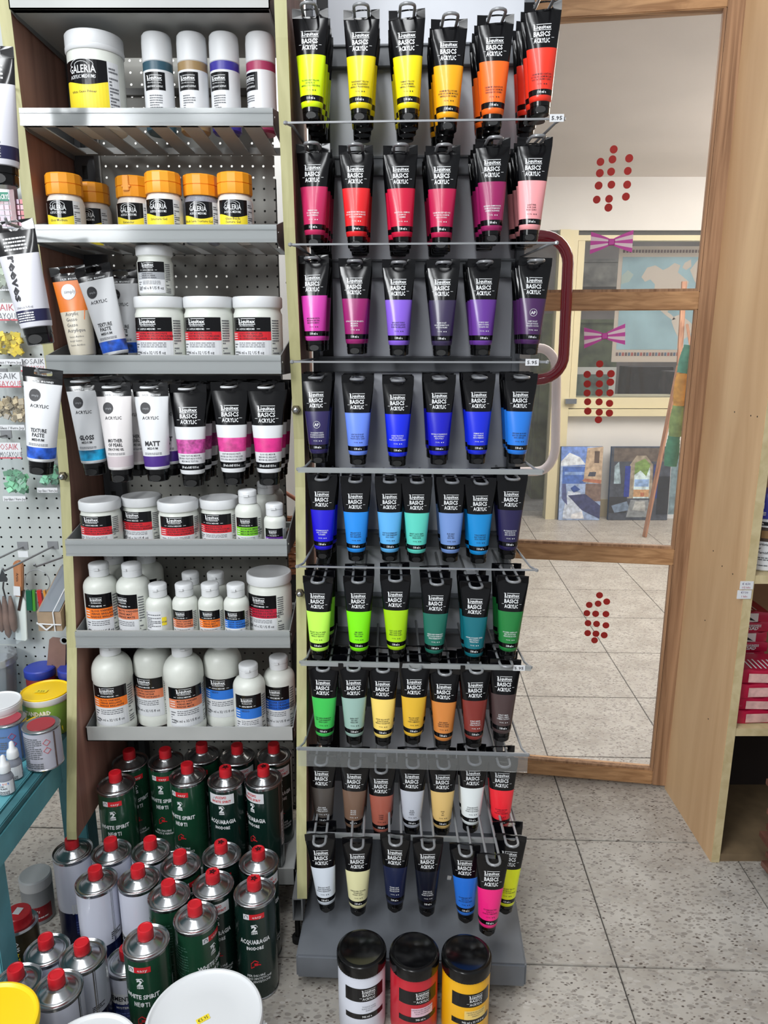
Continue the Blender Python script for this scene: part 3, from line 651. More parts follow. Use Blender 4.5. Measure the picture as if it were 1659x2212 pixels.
# shelves
XL_, XRt = -.65, -.198
LIP = 1.417
SH = {}
def shelf(name, ztop, zbot, label, strip=True, slats=True, xl=XL_, xr=XRt, lipD=LIP, bh=.045):
    t = thing('metal_shelf', label, 'shelf', ((xl + xr) / 2, lipD, zbot), group='grey metal shelves of the left unit')
    ox, oy, oz = (xl + xr) / 2, lipD, zbot
    W = (xr - xl) / 2; H = ztop - zbot
    obj('front_lip', MB().box(-W, W, .004, .007, 0, H).box(-W, W, .004, .02, 0, .002), m_shelf, t, smooth=False)
    if strip:
        q = MB().box(-W, W + .0, 0, .0015, -.001, H * .98); q.box(-W, W, -.0012, 0, H * .66, H * .74).box(-W, W, -.0016, .0, -.003, .003)
        obj('price_strip', q, m_strip, t, smooth=False)
    if slats:
        n = 8; p = 2 * W / n
        for i in range(n):
            xa = -W + p * (i + .0) + (.0 if i else 0); obj('slat', MB().box(xa, xa + p * .56, .007, .215, 0, .0022), m_shelf, t, smooth=False)
        obj('rear_rail', MB().box(-W, W, .215, .229, 0, .012), m_shelf, t, smooth=False)
    else:
        obj('deck', MB().box(-W, W, .0075, .229, 0, .003), m_shelf, t, smooth=False)
    for sx in (-1, 1):
        xx = sx * (W - .001)
        q = MB().prism([(.004, 0), (.004, H * .98), (.229, H + bh), (.229, -.01), (.03, -.006)], xx - .001, xx + .001, 'x')
        obj('side_bracket', q, m_shelfd, t, smooth=False)
        obj('rivet', MB().lathe([(.003, 0), (.003, .001), (0, .002)], 8), m_steel, t).matrix_basis = Matrix.Translation((xx + sx * .001, .02, H * .55)) @ Matrix.Rotation(R(90) * sx, 4, 'Y')
    return zbot + (.0024 if slats else .0036)
def zat(y, D): return P(800, y, D).z
S0 = shelf('s0', zat(-40, LIP), zat(17, LIP), 'topmost grey metal shelf cut by the top edge, empty underside visible', slats=False, strip=False)
S1 = shelf('s1', zat(232, LIP), zat(268, LIP), 'shelf with the large primer jar and four white-capped bottles')
S2 = shelf('s2', zat(484, LIP), zat(520, LIP), 'shelf with the small jars under orange lids')
S3 = shelf('s3', zat(767, LIP), zat(804, LIP), 'shelf with three wide white jars and standing tubes')
S4 = shelf('s4', zat(1166, LIP), zat(1198, LIP), 'shelf with four red-labelled jars under the hanging tubes')
S5 = shelf('s5', zat(1364, LIP), zat(1396, LIP), 'shelf with small varnish bottles and one wide jar at the right')
S6 = shelf('s6', zat(1573, LIP), zat(1603, LIP), 'lowest bottle shelf holding four big white varnish bottles', strip=False)
S7 = shelf('s7', .139, .095, 'bottom deck of the unit carrying the rear solvent cans', strip=False, slats=False, lipD=1.392, xr=-.202)

# ---------------------------------------------------------------- jars and bottles
def logo(mb, fn, u, v, w, mi, col=1.0):
    """the tall L wordmark with bar above and below; w width, v baseline"""
    h = w * .24
    mb.text(fn, 'Liquitex', u + w * .02, v + h * .12, h * .78, mi, w=w * .96, bold=.03)
    mb.patch(fn, u - w * .5, u - w * .455, v - h * .18, v + h * 1.15, mi, nu=1, off=.0006)
    mb.patch(fn, u - w * .5, u + w * .5, v - h * .22, v - h * .09, mi, nu=6, off=.0006)
    mb.patch(fn, u - w * .34, u + w * .5, v + h * 1.02, v + h * 1.15, mi, nu=6, off=.0006)
    mb.patch(fn, u - w * .56, u - w * .42, v + h * 1.02, v + h * 1.12, mi, nu=1, off=.0006)
LABEL_CACHE = {}
def medium_label(r, zb, zm, zl, zend, halfw, colmat, lines_, vol, rot=0, small=False, back=True):
    """black block / colour block / white block with print.  returns mesh"""
    key = (r if not callable(r) else 0, zb, zm, zl, zend, halfw, colmat.name, tuple(lines_), vol, rot)
    if key in LABEL_CACHE: return LABEL_CACHE[key]
    fn = cylfn(r, rot=rot); mb = MB(); W = halfw
    mb.patch(fn, -W, W, zend, zl, 2, nu=14, off=.0003)
    mb.patch(fn, -W, W, zl, zm, 1, nu=14, off=.0004); mb.patch(fn, -W, W, zm, zb, 0, nu=14, off=.0004)
    hb = zb - zm
    logo(mb, fn, -W * .08, zm + hb * .55, W * .8, 3)
    mb.text(fn, 'PROFESSIONAL', -W * .08, zm + hb * .35, hb * .10, 3, w=W * .7, bold=.01)
    mb.text(fn, 'ACRYLIC MEDIUMS', -W * .08, zm + hb * .12, hb * .12, 3, w=W * .74, bold=.02)
    mb.patch(fn, -W * .66, -W * .52, zm + hb * .17, zm + hb * .20, 3, nu=1, off=.0006); mb.patch(fn, W * .38, W * .52, zm + hb * .17, zm + hb * .20, 3, nu=1, off=.0006)
    hc = zm - zl
    for i, s_ in enumerate(lines_):
        mb.text(fn, s_, -W * .5, zm - hc * (.30 + .29 * i), hc * .19, 4, al='L', bold=.02)
    for i in range(3): mb.patch(fn, -W * .92, -W * .6, zm - hc * (.30 + .26 * i), zm - hc * (.22 + .26 * i), 3, nu=2, off=.0006)
    hw = zl - zend
    mb.lines(fn, -W * .5, W * .7, zl - hw * .36, zl - hw * .06, 3, 5, seed=len(vol) + 1, fill=.4)
    mb.lines(fn, -W * .9, -W * .6, zl - hw * .8, zl - hw * .1, 5, 5, seed=9, fill=.4)
    mb.text(fn, vol, -W * .0, zl - hw * .74, min(.006, hw * .22), 4, bold=.01, sx=.85)
    if back:
        mb.lines(fn, W * 1.06, W * 1.45, zend, zb - hb * .1, 16, 5, seed=5, fill=.5)
    me = mb.me('label', [m_blackp, colmat, m_wlabel, m_wtext, m_dtext, m_gtext], smooth=False)
    LABEL_CACHE[key] = me; return me
ITEMS = []
VM = {}
def jar(kind, x, y, z, label, group, lab=None, rot=0, cat='jar'):
    t = thing('medium_jar', label, cat, (x, y, z), (0, 0, rot), group)
    if kind not in VM:
        r, H, lh = {'j32': (.0475, .140, .021), 'j16': (.0412, .102, .019), 'j8': (.0335, .092, .018)}[kind]
        b = MB().lathe([(r - .006, 0), (r - .001, .003), (r, .010), (r, H - lh - .012), (r - .002, H - lh - .008), (r - .003, H - lh - .003), (r - .001, H - lh)], 40).me('body', [m_whitet])
        rl = r + .0008
        l = MB().lathe([(rl - .001, H - lh), (rl, H - lh + .002), (rl, H - .003), (rl - .0015, H - .0005), (rl - .004, H), (rl - .006, H - .0012), (0, H - .0012)], 96, rib=.0008, ribseg=(1, 2)).me('lid', [m_white])
        VM[kind] = (b, l, r)
    b, l, r = VM[kind]; ITEMS.append((t, r + .0009, z))
    ob('body', b, t); ob('lid', l, t)
    if lab: ob('label', lab(r), t)
    return t
def bottle(kind, x, y, z, label, group, lab=None, rot=0, dims=None):
    t = thing('medium_bottle', label, 'bottle', (x, y, z), (0, 0, rot), group)
    if kind not in VM:
        r, H, rc, hc, hs = {'b32': (.0430, .211, .021, .025, .146), 'b16': (.0352, .164, .0195, .024, .112), 'b8': (.0270, .126, .0175, .024, .080), 'b4': (.0225, .098, .0165, .022, .060)}[kind]
        prof = [(r - .005, 0), (r - .001, .003), (r, .010)]
        if kind == 'b32': prof += [(r, .022), (r - .0012, .025), (r - .0012, .124), (r + .0005, .128)]
        prof += [(r, hs)]
        zn = H - hc - .006
        for i in range(1, 7):
            a = i / 6 * math.pi / 2 * .78; prof.append((rc + .001 + (r - rc - .001) * (math.cos(a) - math.cos(math.pi / 2 * .78)) / (1 - math.cos(math.pi / 2 * .78)), hs + (zn - hs) * math.sin(a) / math.sin(math.pi / 2 * .78)))
        prof += [(rc - .001, zn + .001), (rc - .001, H - hc)]
        b = MB().lathe(prof, 40).me('body', [m_whitet])
        zz0 = H - hc
        l = MB().lathe([(rc - .001, zz0 - .004), (rc + .001, zz0 - .003), (rc + .001, zz0 + hc * .42), (rc + .0004, zz0 + hc * .44), (rc + .0004, zz0 + hc * .48), (rc + .0014, zz0 + hc * .5), (rc + .0014, H - .003), (rc, H - .001), (rc - .003, H), (0, H)], 32)
        l.box(-.005, .005, -rc - .0038, -rc, zz0 + hc * .5, zz0 + hc * .68)
        VM[kind] = (b, l.me('cap', [m_white]), r - (.0012 if kind == 'b32' else 0))
    b, l, r = VM[kind]; ITEMS.append((t, r + (.0019 if kind == 'b32' else .0006), z))
    ob('body', b, t); ob('cap', l, t)
    if lab: ob('label', lab(r), t)
    return t
L_red = lambda lines_, vol, hw=.045, rot=0: (lambda r: medium_label(r, .1005, .0737, .0572, .022, hw, MATS['red_print2'], lines_, vol, rot))
mat('red_print2', (206, 34, 46), .35)
g3 = 'wide white jars on the third shelf'
for px, ln, lb in ((349, ('FLEXIBLE MODELLING PASTE', 'MORTIER DE STRUCTURE FLEXIBLE', 'PASTA PARA MODELAR FLEXIBLE'), 'wide white jar with red band, directly under the small grey-labelled jar'), (454.5, ('LIGHT MODELING PASTE', 'MORTIER DE STRUCTURE LEGER', 'PASTA PARA MODELAR LIGERA'), 'middle one of the three wide white jars with red bands'), (559.4, ('GLOSS SUPER HEAVY GEL', 'GEL TRES EPAIS BRILLANT', 'GEL SUPERESPESO BRILLANTE'), 'rightmost of the three wide white jars with red bands on the third shelf')):
    jar('j32', P(px, 700, 1.48).x, 1.48, S3, lb, g3, L_red(ln, '946 ml e 32 US fl oz'), rot=R(-12 if px < 400 else -15))
mat('grey_print2', (150, 153, 158), .35)
jar('j8', P(336, 590, 1.47).x, 1.47, S3 + .1405, 'small white jar with black and grey label standing on top of a wide jar', None, lambda r: medium_label(r, .062, .043, .030, .005, .029, MATS['grey_print2'], ('GLASS BEADS', 'BILLES DE VERRE', 'BOLAS DE VIDRIO'), '237 ml e 8 US fl oz', 0), rot=R(-4))
g4 = 'jars with black and red labels on the fourth shelf'
for i, (px, ln, D) in enumerate(((221.5, ('LIGHT MODELING PASTE', 'MORTIER DE STRUCTURE LEGER', 'PASTA PARA MODELAR LIGERA'), 1.475), (300, ('GLOSS HEAVY GEL', 'GEL TRES EPAIS BRILLANT', 'GEL SUPERESPESO BRILLANTE'), 1.51), (386, ('FLEXIBLE MODELING PASTE', 'MORTIER DE STRUCTURE FLEXIBLE', 'PASTA PARA MODELAR FLEXIBLE'), 1.468), (472, ('MODELING PASTE', 'MORTIER DE STRUCTURE', 'PASTA PARA MODELAR'), 1.49))):
    jar('j16', P(px, 1080, D).x, D, S4, ('leftmost', 'second from left', 'third from left', 'fourth from left')[i] + ' of the red-labelled jars on the shelf below the hanging tubes', g4,
        (lambda ln: (lambda r: medium_label(r, .074, .051, .034, .008, .038, MATS['red_print2'], ln, '473 ml e 16 US fl oz', 0)))(ln), rot=R((-4, -10, 6, -8)[i]))
def bl16(col, ln, vol='473 ml e 16 US fl oz'): return lambda r: medium_label(r, .104, .072, .0485, .008, .031, col, ln, vol, 0)
def bl8(col, ln, vol='237 ml e 8 US fl oz'): return lambda r: medium_label(r, .072, .052, .034, .005, .0245, col, ln, vol, 0)
def bl32(col, ln): return lambda r: medium_label(r, .121, .094, .072, .028, .040, col, ln, '946 ml e 32 US fl oz', 0)
bottle('b8', P(535, 1080, 1.455).x, 1.455, S4, 'small bottle with lime green label band between the jars and the purple one', None, bl8(m_limep, ('SLOW-DRI MEDIUM', 'MEDIUM RETARDATEUR', 'MEDIUM RETARDADOR')))
bottle('b4', P(592.7, 1100, 1.455).x, 1.455, S4, 'smallest bottle with violet label band at the right end of the fourth shelf', None, lambda r: medium_label(r, .048, .030, .017, .004, .020, m_violetp, ('FLOW AID', 'ADDITIF', 'ADITIVO'), '118 ml', 0))
for px, D, lb in ((578, 1.56, 'shaded white-capped bottle hidden behind the violet-labelled one, left of two'), (590, 1.625, 'rearmost dim bottle against the perforated back, above the violet-labelled one')):
    bottle('b8', P(px, 1080, D).x, D, S4, lb, None, None)
OR = ('GLOSS VARNISH', 'VERNIS BRILLANT', 'BARNIZ BRILLANTE'); MT = ('MATTE VARNISH', 'VERNIS MAT', 'BARNIZ MATE'); SN = ('SATIN VARNISH', 'VERNIS SATINE', 'BARNIZ SATINADO'); GE = ('GESSO', '', ''); GT = ('CLEAR GESSO', 'GESSO TRANSPARENT', 'GESSO TRANSPARENTE')
bottle('b16', P(211.5, 1290, 1.475).x, 1.475, S5, 'medium white bottle with bright orange band at the left end of the fifth shelf', None, bl16(m_orange, OR), rot=R(6))
bottle('b16', P(281.5, 1290, 1.475).x, 1.47, S5, 'medium white bottle with dull orange band, second from the left on the fifth shelf', None, bl16(m_dorange, MT), rot=R(-22))
bottle('b16', P(254, 1290, 1.565).x, 1.565, S5, 'white bottle standing behind the two orange-banded ones, left of the rear pair', None, bl16(m_bluep, GE))
bottle('b16', P(312, 1290, 1.57).x, 1.57, S5, 'shaded white bottle behind the dull orange one, right of the rear pair', None, bl16(m_bluep, GE))
t = bottle('b8', P(344, 1310, 1.455).x, 1.455, S5, 'small white bottle turned to its text side with a yellow price tag', None, None)
fn = cylfn(.027); mb = MB(); mb.patch(fn, -.026, .012, .004, .072, 0, nu=10); mb.lines(fn, -.024, .010, .006, .070, 18, 1, seed=2); mb.patch(fn, .012, .022, .040, .058, 2, nu=3, off=.0008); mb.text(fn, '17,80', .017, .046, .0035, 1, off=.0012)
obj('label', mb, [m_wlabel, m_gtext, m_yellowp], t, smooth=False)
bottle('b8', P(398, 1310, 1.455).x, 1.455, S5, 'small bottle with dull orange band, right of the one turned to its text side', None, bl8(m_dorange, SN), rot=R(-6))
bottle('b8', P(452, 1310, 1.455).x, 1.455, S5, 'small bottle with bright orange band on the fifth shelf', None, bl8(m_orange, MT), rot=R(0))
bottle('b8', P(505.5, 1310, 1.455).x, 1.455, S5, 'small bottle with blue band next to the wide jar', None, bl8(m_bluep, GT), rot=R(-4))
bottle('b8', P(415, 1300, 1.53).x, 1.53, S5, 'small white bottle behind the dull orange and orange ones', None, None)
bottle('b8', P(469, 1300, 1.53).x, 1.53, S5, 'small white bottle behind the orange and blue ones', None, None)
jar('j32', P(578, 1290, 1.487).x, 1.487, S5, 'wide white jar with dark red band at the right end of the fifth shelf', None, lambda r: medium_label(r, .100, .070, .049, .020, .036, mat('crimson_print', (188, 24, 56), .35), ('MODELING PASTE', 'MORTIER DE STRUCTURE', 'PASTA PARA MODELAR'), '946 ml e 32 US fl oz', R(-18)))
for px, cm, ln, D, ro, lb in ((250, m_orange, OR, 1.475, 4, 'big white bottle with bright orange band at the left end of the lowest bottle shelf'), (330, m_dorange, SN, 1.512, -12, 'big white bottle with dull orange band, second on the lowest bottle shelf'), (402, m_dorange, MT, 1.4675, 18, 'big white bottle with dull orange band turned right, third on the lowest bottle shelf'), (479, m_bluep, GE, 1.507, 0, 'big white bottle with blue band, fourth on the lowest bottle shelf')):
    bottle('b32', P(px, 1480, D).x, D, S6, lb, 'big varnish bottles on the lowest bottle shelf', bl32(cm, ln), rot=R(ro))
bottle('b16', P(543, 1500, 1.462).x, 1.462, S6, 'medium bottle with blue band, right of the four big bottles', None, bl16(m_bluep, GE), rot=R(4))
bottle('b16', P(603, 1500, 1.496).x, 1.496, S6, 'medium bottle with darker blue band at the right end of the lowest bottle shelf', None, bl16(mat('blue_print2', (30, 92, 190), .35), GT), rot=R(-6))

# orange lidded jars, second shelf
m_olid = mat('orange_lid', (240, 156, 32), .4)
def gal_label(r, z0, z1, hw, title, ztxt, rot=0, yf=.60):
    fn = cylfn(r, rot=rot); mb = MB(); H = z1 - z0
    mb.patch(fn, -hw, hw, z0, z1, 0, nu=16, off=.0003)
    mb.patch(fn, -hw, hw, z0, z0, 1, nu=16, off=.0005, top=lambda q: z0 + H * (yf + .05 * math.cos(q * 5.2)))
    zc = z0 + H * (yf + .15)
    mb.text(fn, 'GALERIA', 0, zc, H * .13, 2, w=hw * 1.15, bold=.01); mb.text(fn, 'ACRYLIC MEDIUMS', 0, zc - H * .09, H * .06, 2, w=hw * 1.1, bold=.01)
    mb.sweep([fn(hw * .5 * math.cos(a), zc + H * .13 + H * .10 * math.sin(a), .0004) for a in [math.pi * i / 8 for i in range(9)]], .0005, 4, 2)
    mb.sweep([fn(hw * .28 * math.cos(a), zc + H * .13 + H * .06 * math.sin(a), .0004) for a in [math.pi * i / 8 for i in range(9)]], .0005, 4, 2)
    for i, s_ in enumerate(title): mb.text(fn, s_, 0, ztxt - i * .0058, .0042, 3, w=None, bold=.02)
    mb.patch(fn, hw, hw * 1.5, z0, z1, 4, nu=4, off=.0003); mb.lines(fn, hw * 1.05, hw * 1.45, z0, z1 - .002, 18, 5, seed=1)
    return mb.me('label', [m_blackp, m_yellowp, m_wtext, m_dtext, m_wlabel, m_gtext], smooth=False)
gb = MB().lathe([(.030, 0), (.0335, .004), (.034, .012), (.034, .070), (.031, .080), (.027, .086), (.027, .09)], 32).me('body', [mat('milky_jar', (214, 206, 198), .3)])
gbd = MB().lathe([(.030, 0), (.0335, .004), (.034, .012), (.034, .070), (.031, .080), (.027, .086), (.027, .09)], 32).me('body', [mat('lava_grey_jar', (128, 130, 140), .4, noise=.1, nscale=300)])
gl = MB().lathe([(.0325, .085), (.0332, .087), (.0332, .103), (.0318, .1035), (.0318, .1045), (.0332, .105), (.0328, .120), (.031, .1225), (0, .1225)], 14).me('lid', [m_olid], ang=20)
for px, D, ti, lb, dk in ((142, 1.48, ('Gloss Medium',), 'orange-lidded jar at the left end of the second shelf', 0), (201, 1.565, ('Matt Medium',), 'orange-lidded jar set back in the shade behind the leftmost one', 0), (291, 1.506, ('Extender',), 'orange-lidded jar with a hinged clasp on its lid', 0), (358, 1.468, ('Structure Gel',), 'orange-lidded jar between the clasped one and the grey-filled one', 0), (432, 1.491, ('Black Lava Texture Gel',), 'orange-lidded jar filled with grey lava gel', 1), (508.5, 1.475, ('Glass Beads', 'Texture Gel'), 'orange-lidded jar at the right end of the second shelf', 0)):
    t = thing('gel_jar', lb, 'jar', (P(px, 440, D).x, D, S2), (0, 0, R(-6 if px < 400 else 0)), 'orange-lidded gel jars on the second shelf'); ITEMS.append((t, .0345, S2))
    ob('body', gbd if dk else gb, t); ob('lid', gl, t)
    ob('label', gal_label(.034, .004, .073, .029, ti, .036 if len(ti) == 1 else .038), t)
    if 'hinged clasp' in lb: obj('clasp', MB().box(-.006, .006, -.036, -.031, .094, .121).box(-.009, .009, -.0355, -.031, .100, .104), m_olid, t, smooth=False, bevel=.001)
# primer jar and bottles, top shelf
t = thing('primer_jar', 'large white gesso primer jar with black and yellow label on the top stocked shelf', 'jar', (P(208, 150, 1.49).x, 1.49, S1), (0, 0, R(-12)))
obj('body', MB().lathe([(.045, 0), (.049, .004), (.0495, .012), (.0495, .124), (.0475, .132)], 40), m_whitet, t)
obj('lid', MB().lathe([(.050, .128), (.0515, .130), (.0515, .136), (.0500, .137), (.0510, .139), (.0510, .157), (.049, .1595), (.045, .160), (.043, .158), (0, .158)], 96, rib=.0009, ribseg=(4, 5)), m_white, t)
mb = MB(); ob('label', gal_label(.0495, .012, .110, .046, ('White Gesso Primer',), .056, yf=.63), t)
for i, (px, c, hs, lb, a_) in enumerate(((342, (46, 80, 96), 0, 'white-capped bottle with a dark teal band on the top stocked shelf', 0), (417, (150, 124, 84), 0, 'white-capped bottle with an ochre band on the top stocked shelf', -8), (486, (58, 52, 148), 0, 'white-capped bottle with a violet-blue band on the top stocked shelf', -16), (564, (158, 52, 88), 0, 'white-capped bottle with a crimson band at the right end of the top shelf', -46))):
    D = 1.50; r = .0272
    t = thing('paint_bottle', lb, 'bottle', (P(px, 160, D).x, D, S1), (0, 0, R(a_)), 'white-capped paint bottles on the top stocked shelf')
    cm = mat('pb_%d' % i, c, .35)
    obj('body', MB().lathe([(r - .004, 0), (r, .004), (r, .018), (r, .104), (r, .118), (r - .002, .120)], 32, ms=[1, 1, 0, 1, 1]), [m_wlabel, cm], t)
    obj('cap', MB().lathe([(r - .001, .1185), (r + .0002, .120), (r, .152), (r - .001, .164), (r - .004, .168), (0, .169)], 32), m_white, t)
    fn = cylfn(r); mb = MB()
    mb.patch(fn, -.021, .019, .070, .100, 0, nu=10, off=.0003); logo(mb, fn, -.001, .087, .028, 1); mb.text(fn, 'PROFESSIONAL', -.001, .081, .0022, 1, w=.026, bold=0); mb.text(fn, 'HEAVY BODY ACRYLIC', -.001, .0745, .003, 1, w=.030)
    mb.lines(fn, -.012, .012, .036, .064, 7, 2, seed=i, fill=.4); mb.lines(fn, -.018, .018, .016, .020, 1, 2, seed=i + 9)
    obj('label', mb, [m_blackp, m_wtext, m_gtext], t, smooth=False)

for it in range(300):
    mv = 0
    for i, (a, ra, za) in enumerate(ITEMS):
        for b, rb_, zb_ in ITEMS[i + 1:]:
            if abs(za - zb_) > .001: continue
            dx, dy = b.location.x - a.location.x, b.location.y - a.location.y; d = math.hypot(dx, dy)
            if d < ra + rb_:
                k = (ra + rb_ + .0001 - d) / 2 / d; a.location.x -= dx * k; a.location.y -= dy * k; b.location.x += dx * k; b.location.y += dy * k; mv += 1
        a.location.x = min(max(a.location.x, XL_ + .003 + ra), XRt - .003 - ra); a.location.y = min(max(a.location.y, LIP + .0075 + ra), 1.631 - ra)
    if not mv: break

# ---------------------------------------------------------------- tubes
def tube_geo(T):
    """returns (w,d) half width / half depth at height z"""
    def dims(z):
        t = min(1, max(0, (z - T['cap']) / (T['top'] - T['cap'])))
        wv = T['rb'] + (T['wt'] / 2 - T['rb']) * t ** 1.1
        dv = T['rb'] * (1 - t ** 1.5) * .97 + .0011
        return wv, dv
    return dims
def tube_body(T, mats):
    dims = tube_geo(T); mb = MB(); n = 28; zs_ = []; ms = []
    b = T['bands']      # list of (z0,z1,mi)
    for z0, z1, mi in b:
        k = max(1, int((z1 - z0) / .014))
        for i in range(k): zs_.append(z0 + (z1 - z0) * i / k); ms.append(mi)
    zs_.append(b[-1][1])
    vs = []; fs = []
    rings = [(zs_[0] - .002, .84)] + [(z, 1) for z in zs_]
    rd = random.Random(3)
    for q, (z, k) in enumerate(rings):
        wv, dv = dims(z)
        if q == 1: k = .97
        for i in range(n):
            a = 2 * math.pi * i / n; vs.append((wv * k * math.sin(a), -dv * k * math.cos(a), z))
    mm = []
    for q in range(len(rings) - 1):
        for i in range(n): fs.append((q * n + i, q * n + (i + 1) % n, (q + 1) * n + (i + 1) % n, (q + 1) * n + i)); mm.append(ms[max(0, q - 1)])
    o = len(mb.f); mb.add(vs, fs); mb.m[o:] = mm
    mb.add(vs[:n], [tuple(range(n))[::-1]], ms[0])
    # hanging tab with oval hole
    L0 = T['top']; L1 = T['L']; hw = T['wt'] / 2; th = .0011; k = 32
    hc = (L0 + L1) / 2 + .0005; hx = T['hole'][0] / 2; hz = T['hole'][1] / 2
    def sq(a):
        c, s_ = math.cos(a), math.sin(a); hh = (L1 - L0) / 2
        m_ = max(abs(c) / hw, abs(s_) / hh); return (c / m_, (L0 + L1) / 2 + s_ / m_)
    corner = math.atan2((L1 - L0) / 2, hw)
    angs = sorted([2 * math.pi * i / k for i in range(k)] + [corner, math.pi - corner, math.pi + corner, 2 * math.pi - corner])
    N = len(angs); vs = []
    for y in (-th, th):
        for a in angs:
            x, z = sq(a); vs.append((x, y + .0012 * math.sin(x * 190 + z * 60), z))
        for a in angs:
            cx_ = math.copysign(abs(math.cos(a)) ** .45, math.cos(a)) * hx; cz_ = math.copysign(abs(math.sin(a)) ** .45, math.sin(a)) * hz
            vs.append((cx_, y + .0012 * math.sin(cx_ * 190 + hc * 60), hc + cz_))
    fs = []
    for i in range(N):
        j = (i + 1) % N
        fs += [(i, j, N + j, N + i), (2 * N + i, 3 * N + i, 3 * N + j, 2 * N + j), (i, 2 * N + i, 2 * N + j, j), (N + i, N + j, 3 * N + j, 3 * N + i)]
    mb.add(vs, fs, T.get('tabm', 0))
    return mb.me('body', mats, ang=50)
def tube_cap(T, mats):
    r = T['rb'] * .9; H = T['cap']; mb = MB()
    mb.lathe([(r * .86, 0), (r * .93, .0012), (r * .945, .004), (r * .97, H * .52), (r * .93, H * .54), (r * .93, H * .58), (r * .985, H * .6), (r, H - .0005), (r * .9, H + .0002)], 28)
    fn = cylfn(r * .965)
    mb.add([fn(r * .5 * math.cos(a), H * .30 + H * .26 * math.sin(a), .0012) for a in [2 * math.pi * i / 14 for i in range(14)]], [tuple(range(14))], 1)
    return mb.me('cap', mats)
def tubefn(T):
    dims = tube_geo(T)
    def fn(u, v, off=0):
        wv, dv = dims(v); a = u / wv
        return (wv * math.sin(a), -(dv * math.cos(a)) - off - .0001, v)
    return fn
TB = dict(L=.178, cap=.0212, top=.163, wt=.063, rb=.0194, hole=(.032, .0105), bands=[(.0212, .0285, 1), (.0285, .038, 0), (.038, .104, 1), (.104, .163, 0)])
body118 = tube_body(TB, [m_blackp, m_wlabel]); cap118 = tube_cap(TB, [m_black, m_blackm])
fnT = tubefn(TB)
mb = MB(); logo(mb, fnT, 0, .1335, .031, 0); mb.text(fnT, 'BASICS', -.001, .1220, .0078, 0, w=.0295, bold=.03); mb.text(fnT, 'ACRYLIC', -.001, .1118, .0074, 0, w=.0282, bold=.03)
for s_ in (-1, 1): mb.patch(fnT, s_ * .0162, s_ * .0220, .1194, .1200, 0, nu=3, off=.0006)
mb.text(fnT, '118 ml e', .001, .0312, .0042, 0, sx=.75, bold=.03)
print118 = mb.me('wordmark', [m_wtext], smooth=False)
def lum(c): return .3 * c[0] + .59 * c[1] + .11 * c[2]
def paint_tube(x, y, z, col, label, group, names=None, tilt=0, lean=0, yaw=0, front=True, seal=False, scale=1):
    t = thing('paint_tube', label, 'paint tube', (x, y, z), (R(lean), R(tilt), R(yaw)), group)
    if scale != 1: t.scale = (scale,) * 3
    b = ob('body', body118, t)
    b.material_slots[1].link = 'OBJECT'; b.material_slots[1].material = mat('paint_%d_%d_%d' % tuple(col), col, .3, coat=.15)
    ob('cap', cap118, t)
    if front:
        ob('wordmark', print118, t)
        mb = MB(); dk = 0 if lum(col) > 105 else 1
        for i, s_ in enumerate(names): mb.text(fnT, s_, 0, .0605 - i * .0042, .0027, dk, sx=.8, bold=.01)
        mb.text(fnT, 'PY3 PR2', -.003, .0448, .0022, dk, sx=.8, bold=0); mb.patch(fnT, .004, .0058, .0448, .0466, dk, nu=1, off=.0006); mb.patch(fnT, .008, .0098, .0448, .0466, dk, nu=1, off=.0006)
        if seal:
            ring = [fnT(.0068 * math.cos(a), .078 + .0068 * math.sin(a), .0008) for a in [2 * math.pi * i / 16 for i in range(16)]]; mb.sweep(ring, .0004, 4, 1, closed=True); mb.text(fnT, 'AP', 0, .0752, .0055, 1, bold=.02)
        ob('colour_name', mb.me('colour_name', [m_dtext, m_wtext], smooth=False), t)
    return t
